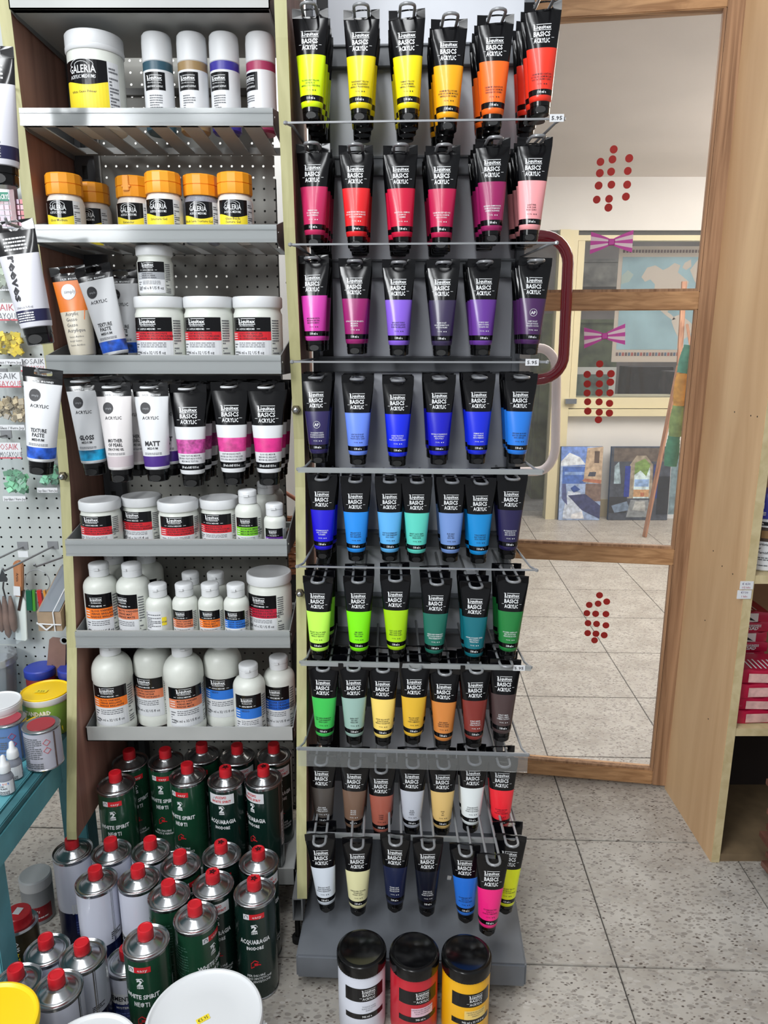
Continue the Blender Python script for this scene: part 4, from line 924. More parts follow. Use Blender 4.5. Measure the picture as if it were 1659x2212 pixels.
# rack frame of reference: right side slightly nearer
RA = .05; RC = .065
def rD(D, x): return D - RA * (x - RC)
def RP(px, py, D):
    d = D
    for _ in range(3): d = rD(D, P(px, py, d).x)
    return P(px, py, d)
rows = [
 (1.41, 'top', 16, [(675, 263, (222, 255, 22), 'bright fluorescent yellow', ('FLUORESCENT YELLOW', 'JAUNE FLUO', 'AMARILLO FLUORESCENTE'), 0), (779, 266, (232, 212, 18), 'transparent yellow', ('TRANSPARENT YELLOW', 'JAUNE TRANSPARENT', 'AMARILLO TRANSPARENTE'), 1), (883, 266, (244, 222, 14), 'primary yellow', ('PRIMARY YELLOW', 'JAUNE PRIMAIRE', 'AMARILLO PRIMARIO'), -1.5), (966, 286, (248, 172, 20), 'deep golden yellow', ('CADMIUM YELLOW DEEP', 'JAUNE DE CADMIUM FONCE', 'AMARILLO DE CADMIO'), 0), (1063, 278, (248, 108, 30), 'orange', ('CADMIUM ORANGE HUE', 'ORANGE DE CADMIUM', 'NARANJA DE CADMIO'), 0), (1166, 251, (238, 56, 36), 'orange red', ('CADMIUM RED LIGHT HUE', 'ROUGE DE CADMIUM CLAIR', 'ROJO DE CADMIO CLARO'), -1)]),
 (1.43, 'second', 9, [(681, 533.6, (192, 40, 92), 'pinkish red', ('PRIMARY RED', 'ROUGE PRIMAIRE', 'ROJO PRIMARIO'), 0), (770.5, 537, (228, 36, 42), 'pure red', ('CADMIUM RED MEDIUM HUE', 'ROUGE DE CADMIUM MOYEN', 'ROJO DE CADMIO'), 0), (869, 538, (204, 24, 62), 'crimson', ('NAPHTHOL CRIMSON', 'CRAMOISI', 'CARMESI'), -1.5), (953, 539, (188, 26, 76), 'deep carmine', ('CADMIUM DEEP RED HUE', 'ROUGE DE CADMIUM', 'ROJO OSCURO'), 0), (1061, 525, (150, 30, 92), 'wine purple', ('ALIZARIN CRIMSON HUE', 'CRAMOISI PERMANENT', 'CARMESI ALIZARINA'), -1), (1142, 523, (242, 160, 164), 'light pink', ('LIGHT PINK', 'ROSE CLAIR', 'ROSA CLARO'), 1)]),
 (1.44, 'third', 7, [(683, 758.5, (206, 62, 168), 'hot magenta', ('MEDIUM MAGENTA', 'MAGENTA MOYEN', 'MAGENTA MEDIO'), -1), (768.6, 765, (150, 30, 104), 'dark magenta', ('QUINACRIDONE MAGENTA', 'MAGENTA', 'MAGENTA'), 0), (860.4, 768, (136, 96, 216), 'light violet', ('BRILLIANT PURPLE', 'POURPRE ECLATANT', 'PURPURA BRILLANTE'), 0), (953.8, 769, (56, 46, 78), 'blackish violet', ('PRISM VIOLET', 'VIOLET PRISMATIQUE', 'VIOLETA PRISMA'), 0), (1040, 768, (100, 52, 146), 'medium purple', ('PURPLE GRAY', 'GRIS POURPRE', 'VIOLETA GRIS'), 0), (1142, 766, (70, 34, 84), 'deep plum', ('DEEP VIOLET', 'VIOLET FONCE', 'VIOLETA OSCURO'), 1.5)]),
 (1.45, 'fourth', 6, [(690, 998, (44, 36, 86), 'dark indigo violet', ('DIOXAZINE PURPLE', 'POURPRE DIOXAZINE', 'PURPURA DIOXAZINA'), -1), (773.6, 1001.5, (108, 142, 242), 'periwinkle blue', ('LIGHT BLUE VIOLET', 'VIOLET BLEU CLAIR', 'VIOLETA AZUL CLARO'), 0), (859, 1004.6, (16, 40, 224), 'vivid cobalt blue', ('COBALT BLUE HUE', 'BLEU DE COBALT', 'TONO AZUL DE COBALTO'), 0), (947, 1001.5, (22, 24, 190), 'darker royal blue', ('PHTHALOCYANINE BLUE', 'BLEU PHTHALO', 'AZUL FTALO'), 0), (1030, 1000, (18, 42, 214), 'primary blue', ('PRIMARY BLUE', 'BLEU PRIMAIRE', 'AZUL PRIMARIO'), 0), (1115, 1000, (38, 122, 222), 'sky-like cerulean blue', ('CERULEAN BLUE HUE', 'BLEU DE CERULEUM', 'AZUL CERULEO'), 1)]),
 (1.46, 'fifth', 5, [(699.5, 1202.5, (30, 18, 204), 'ultramarine blue', ('ULTRAMARINE BLUE', 'BLEU OUTREMER', 'ULTRAMAR'), 0), (770, 1205.6, (38, 142, 234), 'brilliant blue', ('BRILLIANT BLUE', 'BLEU ECLATANT', 'AZUL BRILLANTE'), 0), (842, 1208, (96, 178, 238), 'pale light blue', ('LIGHT BLUE PERMANENT', 'BLEU CLAIR PERMANENT', 'AZUL CLARO'), 0), (899, 1208, (92, 208, 190), 'aqua green', ('BRIGHT AQUA GREEN', 'VERT D EAU ECLATANT', 'VERDE AGUA'), 0), (972, 1210, (114, 146, 206), 'grey blue', ('BLUE GRAY', 'GRIS BLEU', 'AZUL GRIS'), 0), (1032, 1211, (16, 136, 206), 'turquoise blue', ('TURQUOISE BLUE', 'BLEU TURQUOISE', 'AZUL TURQUESA'), 0), (1096, 1204, (36, 30, 74), 'near-black navy', ('PRUSSIAN BLUE HUE', 'BLEU DE PRUSSE', 'AZUL DE PRUSIA'), 1)]),
 (1.395, 'sixth', 5, [(690.7, 1418.6, (192, 252, 88), 'pale lime', ('BRILLIANT YELLOW GREEN', 'VERT JAUNE ECLATANT', 'AMARILLO VERDOSO'), 0), (776, 1418.6, (128, 236, 18), 'lime green', ('LIME GREEN', 'VERT CITRON', 'VERDE LIMA'), 0), (856.6, 1416, (166, 216, 20), 'light olive', ('LIGHT OLIVE GREEN', 'VERT OLIVE CLAIR', 'VERDE OLIVA CLARO'), -1), (937, 1423.6, (34, 108, 92), 'deep sea green', ('GREEN DEEP PERMANENT', 'VERT FONCE PERMANENT', 'VERDE PERMANENTE'), 1), (1022.5, 1431, (18, 104, 116), 'teal', ('PHTHALOCYANINE GREEN', 'VERT PHTHALO', 'VERDE FTALO'), 0), (1096, 1419.4, (34, 122, 58), 'leaf green', ('HOOKERS GREEN HUE', 'VERT DE HOOKER', 'VERDE DE HOOKER'), 1.5)]),
 (1.365, 'seventh', 4, [(702, 1600, (62, 192, 84), 'fresh green', ('LIGHT GREEN PERMANENT', 'VERT CLAIR PERMANENT', 'VERDE CLARO'), 0), (766, 1597, (150, 182, 172), 'grey green', ('GREEN GRAY', 'GRIS VERT', 'VERDE GRIS'), 0), (827.6, 1603, (248, 216, 112), 'pale cream yellow', ('NAPLES YELLOW HUE', 'JAUNE DE NAPLES', 'AMARILLO DE NAPOLES'), 0), (891, 1596, (226, 180, 52), 'ochre yellow', ('YELLOW OXIDE', 'OXYDE JAUNE', 'OXIDO AMARILLO'), 1), (957, 1609.6, (208, 130, 62), 'tan sienna', ('RAW SIENNA', 'TERRE DE SIENNE', 'TIERRA DE SIENA'), 0), (1021.7, 1603, (126, 48, 42), 'brick brown', ('BURNT SIENNA', 'SIENNE BRULEE', 'SIENA TOSTADA'), 0), (1082, 1594, (74, 58, 58), 'blackish brown', ('BURNT UMBER', 'TERRE D OMBRE', 'SOMBRA TOSTADA'), 1)]),
 (1.37, 'eighth', 3, [(701, 1787.6, (78, 72, 68), 'dark grey brown', ('RAW UMBER', 'TERRE D OMBRE', 'SOMBRA NATURAL'), -1), (764, 1789.6, (118, 92, 76), 'bronze brown', ('BRONZE', 'BRONZE', 'BRONCE'), 1.5), (823.8, 1804, (168, 92, 76), 'copper', ('COPPER', 'CUIVRE', 'COBRE'), 0), (889.4, 1790, (192, 196, 206), 'silver', ('SILVER', 'ARGENT', 'PLATA'), 0), (954, 1796, (226, 190, 120), 'gold beige', ('GOLD', 'OR', 'ORO'), 0), (1014.7, 1784, (232, 238, 238), 'pure white', ('TITANIUM WHITE', 'BLANC DE TITANE', 'BLANCO DE TITANIO'), 1), (1080, 1793, (244, 44, 56), 'fluorescent red', ('FLUORESCENT RED', 'ROUGE FLUO', 'ROJO FLUORESCENTE'), 0)]),
 (1.285, 'bottom', 2, [(707, 1958.5, (212, 220, 230), 'pearly white', ('IRIDESCENT WHITE', 'BLANC IRIDESCENT', 'BLANCO IRIDESCENTE'), -4), (773.6, 1966, (226, 222, 172), 'cream', ('UNBLEACHED TITANIUM', 'TITANE ECRU', 'TITANIO CRUDO'), 0), (853.5, 1958.5, (26, 34, 66), 'dark slate navy', ('PAYNES GRAY', 'GRIS DE PAYNE', 'GRIS DE PAYNE'), 0), (922, 1967, (16, 20, 34), 'black', ('IVORY BLACK', 'NOIR D IVOIRE', 'NEGRO DE MARFIL'), 0), (1006, 1981, (42, 116, 218), 'fluorescent blue', ('FLUORESCENT BLUE', 'BLEU FLUO', 'AZUL FLUORESCENTE'), -2), (1090, 1962, (236, 246, 18), 'acid yellow', ('FLUORESCENT YELLOW', 'JAUNE FLUO', 'AMARILLO FLUORESCENTE'), 2)])]
ORD = ['first', 'second', 'third', 'fourth', 'fifth', 'sixth', 'last']
hooks = []
rd = random.Random(11)
for ri, (D0, rn, _e, items) in enumerate(rows):
    for ti, (px, py, col, cn, nm, tilt) in enumerate(items):
        p = RP(px, py, D0)
        if ri in (4, 6, 7) and ti % 2: p.y -= .007
        lean = 0 if ri < 8 else 0
        grp = 'paint tubes in the %s row of the rack' % rn
        paint_tube(p.x, p.y, p.z, col, '%s acrylic tube hanging %s from the left in the %s rack row' % (cn, ORD[ti], rn), grp, nm, tilt=tilt, yaw=rd.uniform(-5, 5) - 3, seal=(ri, ti) in ((2, 5), (3, 0)))
        zh = p.z + .1705
        xh = p.x + math.sin(R(tilt)) * .17
        hooks.append((xh, p.y, zh, ri))
        nb = (3 if ri in (0, 1) else 2) if ri < 7 else (1 if ri == 7 else (1 if ti in (0, 5) else 0))
        bt = None
        for k in range(nb):
            dy = .0405 * (k + 1)
            bt_ = rd.uniform(-2.4, 1.6); bx = xh - math.sin(R(bt_)) * .1705 + rd.uniform(-.0006, .0006)
            if nb:
                bt = paint_tube(bx, p.y + dy, zh - .1705, col, '%s tube %s behind the %s front one of the %s rack row' % (cn, ('directly', 'second', 'third')[k], ORD[ti], rn), 'rear %s tubes, %s row' % (cn, rn), front=False, tilt=bt_, yaw=rd.uniform(-4, 4))
# magenta tube laid in front of the last ones
p = P(1052, 2008, 1.222)
paint_tube(p.x, p.y, p.z, (242, 36, 128), 'hot pink acrylic tube in front of the bottom row, overlapping the acid yellow one', 'paint tubes in the bottom row of the rack', ('FLUORESCENT PINK', 'ROSE FLUO', 'ROSA FLUORESCENTE'), tilt=2)
hooks.append((p.x + .006, p.y, p.z + .1705, 9))

# ---------------------------------------------------------------- the rack
rack = thing('display_rack', 'tall grey metal paint rack with hooks and front wires on a heavy base', 'display rack', (RC, 1.4, 0), (0, 0, -RA))
def rl(x, y, z):      # world -> rack local
    dx = x - RC; dy = y - 1.4; c, s_ = math.cos(RA), math.sin(RA); return (c * dx - s_ * dy, s_ * dx + c * dy, z)
def rmb(mb): mb.v = [(x - RC, y - 1.4, z) for x, y, z in mb.v]; return mb
PD = 1.60
obj('back_panel', rmb(MB().box(-.150, .262, PD, PD + .012, .05, 2.3)), m_panel, rack, smooth=False)
for xa, xb in ((-.162, -.150), (.262, .280)): obj('upright', rmb(MB().box(xa, xb, PD - .02, PD + .03, .08, 2.3)), m_bar, rack, smooth=False, bevel=.002)
for xa in (-.142, ): obj('slot_strip', rmb(MB().box(xa, xa + .022, PD - .006, PD, .3, 2.3)), m_blackm, rack, smooth=False)
for y0, y1 in ((95, 141), (337, 377), (560, 600), (770, 803), (1149, 1181), (1286, 1313), (1363, 1397), (1498, 1529), (1656, 1692)):
    a = P(850, y0, PD - .02).z; b = P(850, y1, PD - .02).z
    q = MB().box(-.15, .262, PD - .02, PD, b, a).box(-.15, .262, PD - .026, PD - .02, a - .004, a)
    obj('crossbar', rmb(q), m_bar, rack, smooth=False, bevel=.001)
def hookgeo(xh, yh, zh, back, front):
    h = .0122; pts = [(xh - h, back, zh)] + [(xh - h, front + .010, zh)] + [(xh - h * math.cos(a), front + .010 - .012 * math.sin(a), zh + .0) for a in [math.pi * i / 6 for i in range(1, 6)]] + [(xh + h, front + .010, zh), (xh + h, back, zh)]
    return pts
for xh, yh, zh, ri in hooks:
    pts = [rl(*p) for p in hookgeo(xh, yh, zh, PD - RA * (xh - RC) - .003 if ri < 9 else 1.45, yh - (.042, .040, .030, .026, .024, .020, .020, .026, .026, .022)[ri])]
    obj('hook', MB().sweep(pts, .0027, 8), m_wire, rack)
# front wires with price rails
rods = [(617, 267, 1217, 255, 1.36, 300), (627, 525.5, 1202, 527.4, 1.36, 0), (631, 785, 1182, 779, 1.36, 0), (644, 1010, 1171, 1021.6, 1.36, 0), (642, 1220.7, 1159, 1234.6, 1.36, 0), (650, 1424, 1146, 1447.5, 1.36, 0), (644, 1616, 1140, 1631, 1.32, 0), (661, 1798.5, 1134, 1816.6, 1.32, 0)]
for i, (xa, ya, xb, yb, D, _q) in enumerate(rods):
    a = RP(xa, ya, D); b = RP(xb, yb, D); z = (a.z + b.z) / 2
    al = rl(a.x, a.y, z); bl = rl(b.x, b.y, z); q = MB()
    back = PD - 1.4
    x0, x1, yf = al[0], bl[0], (al[1] + bl[1]) / 2
    h = .0016 if i in (0, 1, 2, 4) else .0036
    q.box(x0, x1, yf - .0015, yf + .0015, z - h, z + h)
    for xx, xk_ in ((x0, max(x0 + .012, -.166 - RC + .008)), (x1, min(x1 - .012, .28 - RC - .008))):
        q.sweep([(xx, yf, z), (xx + (.009 if xx == x0 else -.009), yf + .022, z), (xk_, back, z)], .0024, 8); q.lathe([(.0001, z - .004), (.004, z - .002), (.004, z + .002), (.0001, z + .004)], 8, cx=xx, cy=yf)
    fw = obj('front_wire', q, m_wire, rack)
    if i == 6:
        obj('price_channel', MB().box(x0, x1, yf - .004, yf - .0028, z - .038, z + .003), m_strip2, fw, smooth=False)
    if i in (3, 5, 7): obj('price_channel', MB().box(x0, x1, yf - .0045, yf - .003, z - .006, z + .004), m_strip, fw, smooth=False)
    if i in (0, 2, 5):
        dx = {0: -.012, 2: -.028, 5: -.024}[i]
        q = MB().box(x1 + dx - .012, x1 + dx + .012, yf - .0056, yf - .0048, z - .006, z + .006)
        f3 = planefn(Vector((x1 + dx, yf - .0058, z)), Vector((1, 0, 0)), Vector((0, 0, 1)), Vector((0, -1, 0)))
        q.text(f3, '5.95', 0, -.003, .006, 1, w=.018, off=.0006, bold=.01)
        obj('price_sticker', q, [m_wlabel, m_dtext], fw, smooth=False)
obj('base', rmb(MB().box(-.170, .296, 1.205, 1.64, .027, .082)), m_grey, rack, smooth=False, bevel=.004)
for x, y in ((-.13, 1.25), (.255, 1.25), (-.13, 1.6), (.255, 1.6)): obj('foot', rmb(MB().lathe([(.016, 0), (.018, .004), (.014, .028)], 16, cx=x, cy=y)), m_blackm, rack)
# small crumb of plaster on the base
pc = PZ(970, 1898, .082); t = obj('plaster_chip', MB().prism([(-.005, -.004), (.004, -.005), (.006, .003), (-.003, .005)], 0, .004, 'z'), m_wlabel, None, tuple(pc + Vector((0, 0, .0005))), smooth=False); tag(t, 'tiny white plaster chip lying on the grey rack base', 'debris')

# black-lidded jars on the floor
def bigjar(px, py, col, label, pale):
    p = PZ(px, py, .17); r = .0455
    t = thing('paint_jar', label, 'jar', (p.x, p.y, 0), (0, 0, R(4)), 'large paint jars on the floor before the rack')
    m = mat('jar_%d' % px, col, .32, noise=.02, nscale=20, coat=.2)
    obj('body', MB().lathe([(r - .006, 0), (r - .001, .004), (r, .012), (r, .135), (r - .002, .142), (r - .003, .146)], 44), m, t)
    obj('lid', MB().lathe([(r, .144), (r + .002, .146), (r + .0025, .164), (r + .001, .168), (r - .003, .170), (r - .007, .170), (r - .009, .1685), (0, .1685)], 110, rib=.0006, ribseg=(1, 2)), m_black, t)
    fn = cylfn(r); mb = MB()
    mb.patch(fn, -.035, .045, .092, .122, 0, nu=16); mb.patch(fn, -.035, .045, .052, .064, 0, nu=16)
    logo(mb, fn, .012, .1115, .026, 1); mb.text(fn, 'BASICS', .012, .1035, .0055, 1, w=.025); mb.text(fn, 'ACRYLIC', .012, .0955, .0055, 1, w=.025); mb.text(fn, pale[1], .008, .0555, .0048, 1, sx=.8)
    mb.patch(fn, -.006, -.001, .100, .1006, 1, nu=2, off=.0006)
    if pale[0]: mb.patch(fn, -.010, .034, .064, .084, 2, nu=8, off=.0004)
    for i in range(3): mb.text(fn, pale[2][i], .012, .079 - i * .0045, .0026, 3, sx=.9, off=.0007, bold=0)
    obj('label', mb, [m_blackp, m_wtext, mat('jl_%d' % px, pale[0] or (200, 200, 200), .5), m_gtext], t, smooth=False)
bigjar(781, 2047, (216, 220, 232), 'white paint jar with black lid, left of the three on the floor', (None, '946 ml e', ('TITANIUM WHITE', 'BLANC DE TITANE', 'BLANCO')))
bigjar(895, 2053, (190, 30, 46), 'red paint jar with black lid, middle of the three on the floor', ((226, 190, 206), '946 ml e', ('CADMIUM RED MEDIUM HUE', 'ROUGE DE CADMIUM', 'ROJO DE CADMIO')))
bigjar(1008, 2058, (240, 178, 16), 'yellow paint jar with black lid, right of the three on the floor', ((238, 206, 120), '946 ml e 32 US fl oz', ('CADMIUM YELLOW DEEP', 'JAUNE DE CADMIUM', 'AMARILLO')))

# ---------------------------------------------------------------- larger tubes, left unit
def big_tube_type(L, wt, rb, bands, cap): return dict(L=L, cap=cap, top=L - .017, wt=wt, rb=rb, hole=(.033, .0100), bands=bands, tabm=0)
T250 = big_tube_type(.205, .074, .0245, [(.027, .035, 2), (.035, .0475, 0), (.0475, .068, 2), (.068, .096, 1), (.096, .121, 2), (.121, .188, 0)], .027)
m_pinkA = mat('gel_pink', (206, 64, 140), .4, noise=.15, nscale=70); m_pinkB = mat('gel_purple', (176, 70, 140), .4, noise=.25, nscale=120); m_pinkC = mat('gel_hotpink', (214, 44, 132), .4, noise=.08, nscale=60)
b250 = tube_body(T250, [m_blackp, m_pinkA, m_wlabel]); c250 = tube_cap(T250, [m_black, m_blackm]); f250 = tubefn(T250)
def gel_tube(px, py, D, m, names, label, n=1, back=0):
    p = P(px, py, D)
    for k in range(1 + back):
        t = thing('gel_tube', label if k == 0 else ('nearest', 'farthest')[k - 1] + ' tube behind the ' + label.split(',')[0], 'tube', (p.x + k * .0012, p.y + k * .052, p.z), (0, 0, R(2)), 'black-topped gel tubes hanging under the third shelf')
        b = ob('body', b250, t); b.material_slots[1].link = 'OBJECT'; b.material_slots[1].material = m; ob('cap', c250, t)
        if k: continue
        mb = MB(); logo(mb, f250, 0, .150, .036, 0); mb.text(f250, 'BASICS', 0, .138, .0085, 0, w=.036); mb.text(f250, 'ACRYLIC', 0, .127, .008, 0, w=.034)
        for s_ in (-1, 1): mb.patch(f250, s_ * .019, s_ * .026, .1345, .1352, 0, nu=2, off=.0006)
        for i, s_ in enumerate(names): mb.text(f250, s_, 0, .0625 - i * .0055, .0034, 1, sx=.75, bold=.01)
        mb.text(f250, '250 ml e 8.45 US fl oz', 0, .039, .0046, 0, w=.036, bold=.03)
        ob('print', mb.me('print', [m_wtext, m_gtext], smooth=False), t)
    return p
hk = []
hk.append(gel_tube(418.6, 1048, 1.455, m_pinkB, ('COARSE TEXTURE MEDIUM', 'MEDIUM A TEXTURE RUGUEUSE', 'MEDIUM DE TEXTURA'), 'mottled purple-pink banded gel tube, left of the black-topped ones', back=2) + Vector((0, 0, .1965)))
hk.append(gel_tube(506, 1044, 1.455, m_pinkA, ('LIGHT MODELING PASTE', 'MORTIER DE STRUCTURE LEGER', 'PASTA PARA MODELAR LIGERA'), 'pink-banded gel tube, middle of the black-topped ones', back=2) + Vector((0, 0, .1965)))
hk.append(gel_tube(582.6, 1045, 1.455, m_pinkC, ('GLOSS GEL MEDIUM', 'MEDIUM GEL BRILLANT', 'MEDIUM GEL BRILLANTE'), 'hot pink banded gel tube, right of the black-topped ones', back=2) + Vector((0, 0, .1965)))
m_tabg = mat('clear_dark_tab', (20, 20, 22), .15, spec=.7)
def simply(px, py, D, kind, label, rot=(0, 0, 0), group='white medium tubes under the third shelf', z=None, nocap=False):
    styles = {'gloss': (mat('sw_gloss', (28, 140, 200), .35, noise=.4, nscale=40), m_wlabel), 'pearl': (mat('sw_pearl', (198, 186, 190), .3), mat('pearl_body', (218, 214, 214), .3)), 'matt': (mat('sw_matt', (72, 42, 128), .35), m_wlabel), 'texture': (mat('sw_tex', (36, 78, 168), .35, noise=.5, nscale=50), m_wlabel), 'gesso': (m_wlabel, mat('gesso_beige', (206, 198, 180), .35)), 'shade': (mat('sw_shade', (40, 70, 120), .4), m_wlabel)}
    st, bd = styles[kind]
    T = big_tube_type(.195, .070, .0245, [(.026, .031, 2), (.031, .052, 1), (.052, .168, 2), (.168, .178, 0)], .026)
    if kind == 'gesso': T['bands'] = [(.026, .110, 1), (.110, .168, 2), (.168, .178, 0)]
    key = 'simply'
    if kind == 'gesso': key = 'simplyg'
    if key not in VM: VM[key] = (tube_body(T, [m_tabg, st, bd]), tube_cap(T, [m_black if kind != 'gesso' else m_white, m_blackm if kind != 'gesso' else m_white]), tubefn(T))
    b_, c_, f_ = VM[key]
    p = P(px, py, D)
    if z is not None: p.z = z
    t = thing('medium_tube', label, 'tube', tuple(p), tuple(R(a) for a in rot), group)
    b = ob('body', b_, t)
    if kind == 'gesso':
        mo = mat('gesso_orange', (226, 122, 44), .35); b.material_slots[2].link = 'OBJECT'; b.material_slots[2].material = mo
        b.material_slots[1].link = 'OBJECT'; b.material_slots[1].material = bd
    else:
        for i, m in ((1, st), (2, bd)): b.material_slots[i].link = 'OBJECT'; b.material_slots[i].material = m
    ob('cap', c_, t)
    mb = MB(); g = f_
    def disc(u, v, r, m, off): mb.add([g(u + r * math.cos(a), v + r * math.sin(a), off) for a in [2 * math.pi * i / 20 for i in range(20)]], [tuple(range(20))], m)
    mb.text(g, 'DALER', -.011, .1695, .0034, 0, bold=.02, sx=.9); mb.text(g, 'ROWNEY', .012, .1695, .0034, 0, bold=.02, sx=.9)
    mb.add([g(a, .1712 + b2, .0008) for a, b2 in ((-.002, 0), (0, -.002), (.002, 0), (0, .002))], [(0, 1, 2, 3)], 0)
    if kind == 'gesso':
        disc(-.004, .147, .015, 0, .0006); mb.text(g, 'simply...', .002, .1445, .0065, 3, off=.001, bold=0)
        for i, s_ in enumerate(('Acrylic', 'Gesso', 'Gesso', 'Acrylique')): mb.text(g, s_, -.016, .102 - i * .0105, .0068, 2, al='L', bold=0)
        for i, s_ in enumerate(('Gesso Acrilico', 'Acryl Gesso', 'Gesso Acrilico')): mb.text(g, s_, -.014, .060 - i * .008, .0036, 2, al='L', bold=0)
        mb.add([g(.004, .1105, .0003), g(.0225, .092, .0003), g(.0268, .112, .0003), g(.0, .112, .0003)], [(0, 1, 2, 3)], 5)
    else:
        disc(-.012, .146, .0112, 1, .0007); mb.text(g, 'simply...', -.009, .1435, .0042, 3, off=.0012, bold=0, sx=.9)
        mb.text(g, 'ACRYLIC', -.002, .124, .0062, 1, w=.034, bold=.01)
        txt = {'gloss': ('GLOSS', 'MEDIUM'), 'matt': ('MATT', 'MEDIUM'), 'pearl': ('MOTHER', 'OF PEARL', 'STRUCTURE GEL'), 'texture': ('TEXTURE', 'PASTE', 'MEDIUM'), 'shade': ('GLOSS', 'MEDIUM')}[kind]
        if len(txt) == 2: mb.text(g, txt[0], 0, .073, .0088, 1, w=.031, bold=.04); mb.text(g, txt[1], 0, .0655, .0046, 1, w=.021, bold=.01)
        else: mb.text(g, txt[0], 0, .080, .0068, 1, w=.029, bold=.02); mb.text(g, txt[1], 0, .0715, .0068, 1, w=.022 if kind == 'texture' else .029, bold=.02); mb.text(g, txt[2], 0, .064, .0045, 1, w=.022 if kind == 'texture' else .033, bold=.02)
        mb.lines(g, -.018, .018, .0555, .0605, 2, 4, seed=4, fill=.4)
    ob('print', mb.me('print', [m_wtext if kind != 'gesso' else m_wlabel, m_dtext, m_gtext, m_greyp, m_gtext, mat('gesso_orange', (226, 122, 44), .35)], smooth=False), t)
    return p
GW = 'white medium tubes hanging under the third shelf'
hk.append(simply(207, 1024, 1.45, 'gloss', 'white gloss medium tube with blue swirl band hanging leftmost under the shelf', (0, -3, 0), GW) + Vector((-.010, 0, .187)))
hk.append(simply(265, 1038, 1.43, 'pearl', 'translucent mother of pearl gel tube hanging between the gloss and matt tubes', (0, -1, 0), GW) + Vector((-.003, 0, .187)))
hk.append(simply(343, 1037, 1.44, 'matt', 'white matt medium tube with purple band hanging under the shelf', (0, -1, 0), GW) + Vector((-.003, 0, .187)))
simply(300, 1025, 1.50, 'pearl', 'tube half hidden behind the mother of pearl one', (0, 0, 0), GW); simply(368, 1025, 1.484, 'matt', 'tube half hidden behind the matt medium one', (0, 0, 0), GW)
# standing tubes on the third shelf
simply(0, 0, 1.475, 'gesso', 'orange and beige acrylic gesso tube leaning at the left end of the third shelf', (0, -5.5, 0), 'tubes standing on the third shelf')
def relocate(o, x, y, z): o.location = (x, y, z)
def last(name): return [o for o in C.objects if o.name.split('.')[0] == name][-1]
relocate(last('medium_tube'), P(184, 770, 1.475).x, 1.475, S3 + .003)
simply(0, 0, 1.455, 'texture', 'white texture paste tube leaning left in front of the gesso tube', (0, -11, 0), 'tubes standing on the third shelf'); relocate(last('medium_tube'), P(257, 770, 1.454).x, 1.454, S3 + .0052)
simply(0, 0, 1.52, 'texture', 'second texture paste tube standing upright behind the leaning one', (0, -1, 0), 'tubes standing on the third shelf'); relocate(last('medium_tube'), P(277, 770, 1.53).x, 1.53, S3 + .001)
# tubes hooked on the outer left, with wire hooks from the peg wall
pT = simply(89, 1022, 1.34, 'texture', 'white texture paste tube hanging in front of the left panel edge', (0, 7, 6), 'tubes hanging outside the left panel')
hkL = [(pT + Vector((.023, 0, .187)))]
def reeves(px, py, D, rot, label):
    T = big_tube_type(.205, .074, .0262, [(.030, .038, 1), (.038, .058, 2), (.058, .150, 1), (.150, .188, 0)], .030)
    if 'reeves' not in VM: VM['reeves'] = (tube_body(T, [m_tabg, mat('reeves_white', (206, 206, 214), .3), mat('reeves_navy', (34, 34, 70), .3)]), tube_cap(T, [m_black, m_blackm]), tubefn(T))
    b_, c_, f_ = VM['reeves']; p = P(px, py, D)
    t = thing('medium_tube', label, 'tube', tuple(p), tuple(R(a) for a in rot), 'tubes hanging outside the left panel')
    ob('body', b_, t); ob('cap', c_, t); mb = MB()
    vs, fs, W = text2d('reeves', .03); k = .075 / W
    mb.add([f_(-.017 + y * .0155, .148 - x * k, .0006) for x, y in vs], fs, 0)
    for i in range(4): mb.lines(f_, -.020, .020, .157 + i * .006, .160 + i * .006, 1, 1, seed=i, fill=.9)
    mb.text(f_, '200ml e (6.76 fl oz)', -.004, .061, .0035, 0, w=.03, bold=0); mb.lines(f_, -.022, .010, .040, .056, 4, 1, seed=6, fill=.5)
    ob('print', mb.me('print', [m_dtext, m_wtext], smooth=False), t)
    return p
p = reeves(89, 744, 1.30, (0, -8, 4), 'tilted white and black tube with vertical lettering in front of the left panel'); hkL.append(p + Vector((-.028, 0, .197)))
p = reeves(10, 404, 1.27, (0, 0, 4), 'white and black tube at the upper left frame edge, cut in half'); hkL.append(p + Vector((.0, 0, .197)))
# hooks for the tubes of the left unit
hb = thing('hook_rail', 'row of looped wire hooks under the third shelf carrying the tubes', 'hook', (-.42, DB - .03, 0))
for v in hk:
    pts = [(a - (-.42), b - (DB - .03), c) for a, b, c in hookgeo(v.x, v.y, v.z, DB - .032, v.y - .03)]
    obj('hook', MB().sweep(pts, .0022, 8), mat('white_hook', (206, 208, 210), .35), hb)
obj('bar', MB().box(-.19, .19, -.01, .0, v.z - .02, v.z + .012), m_bar, hb, smooth=False)

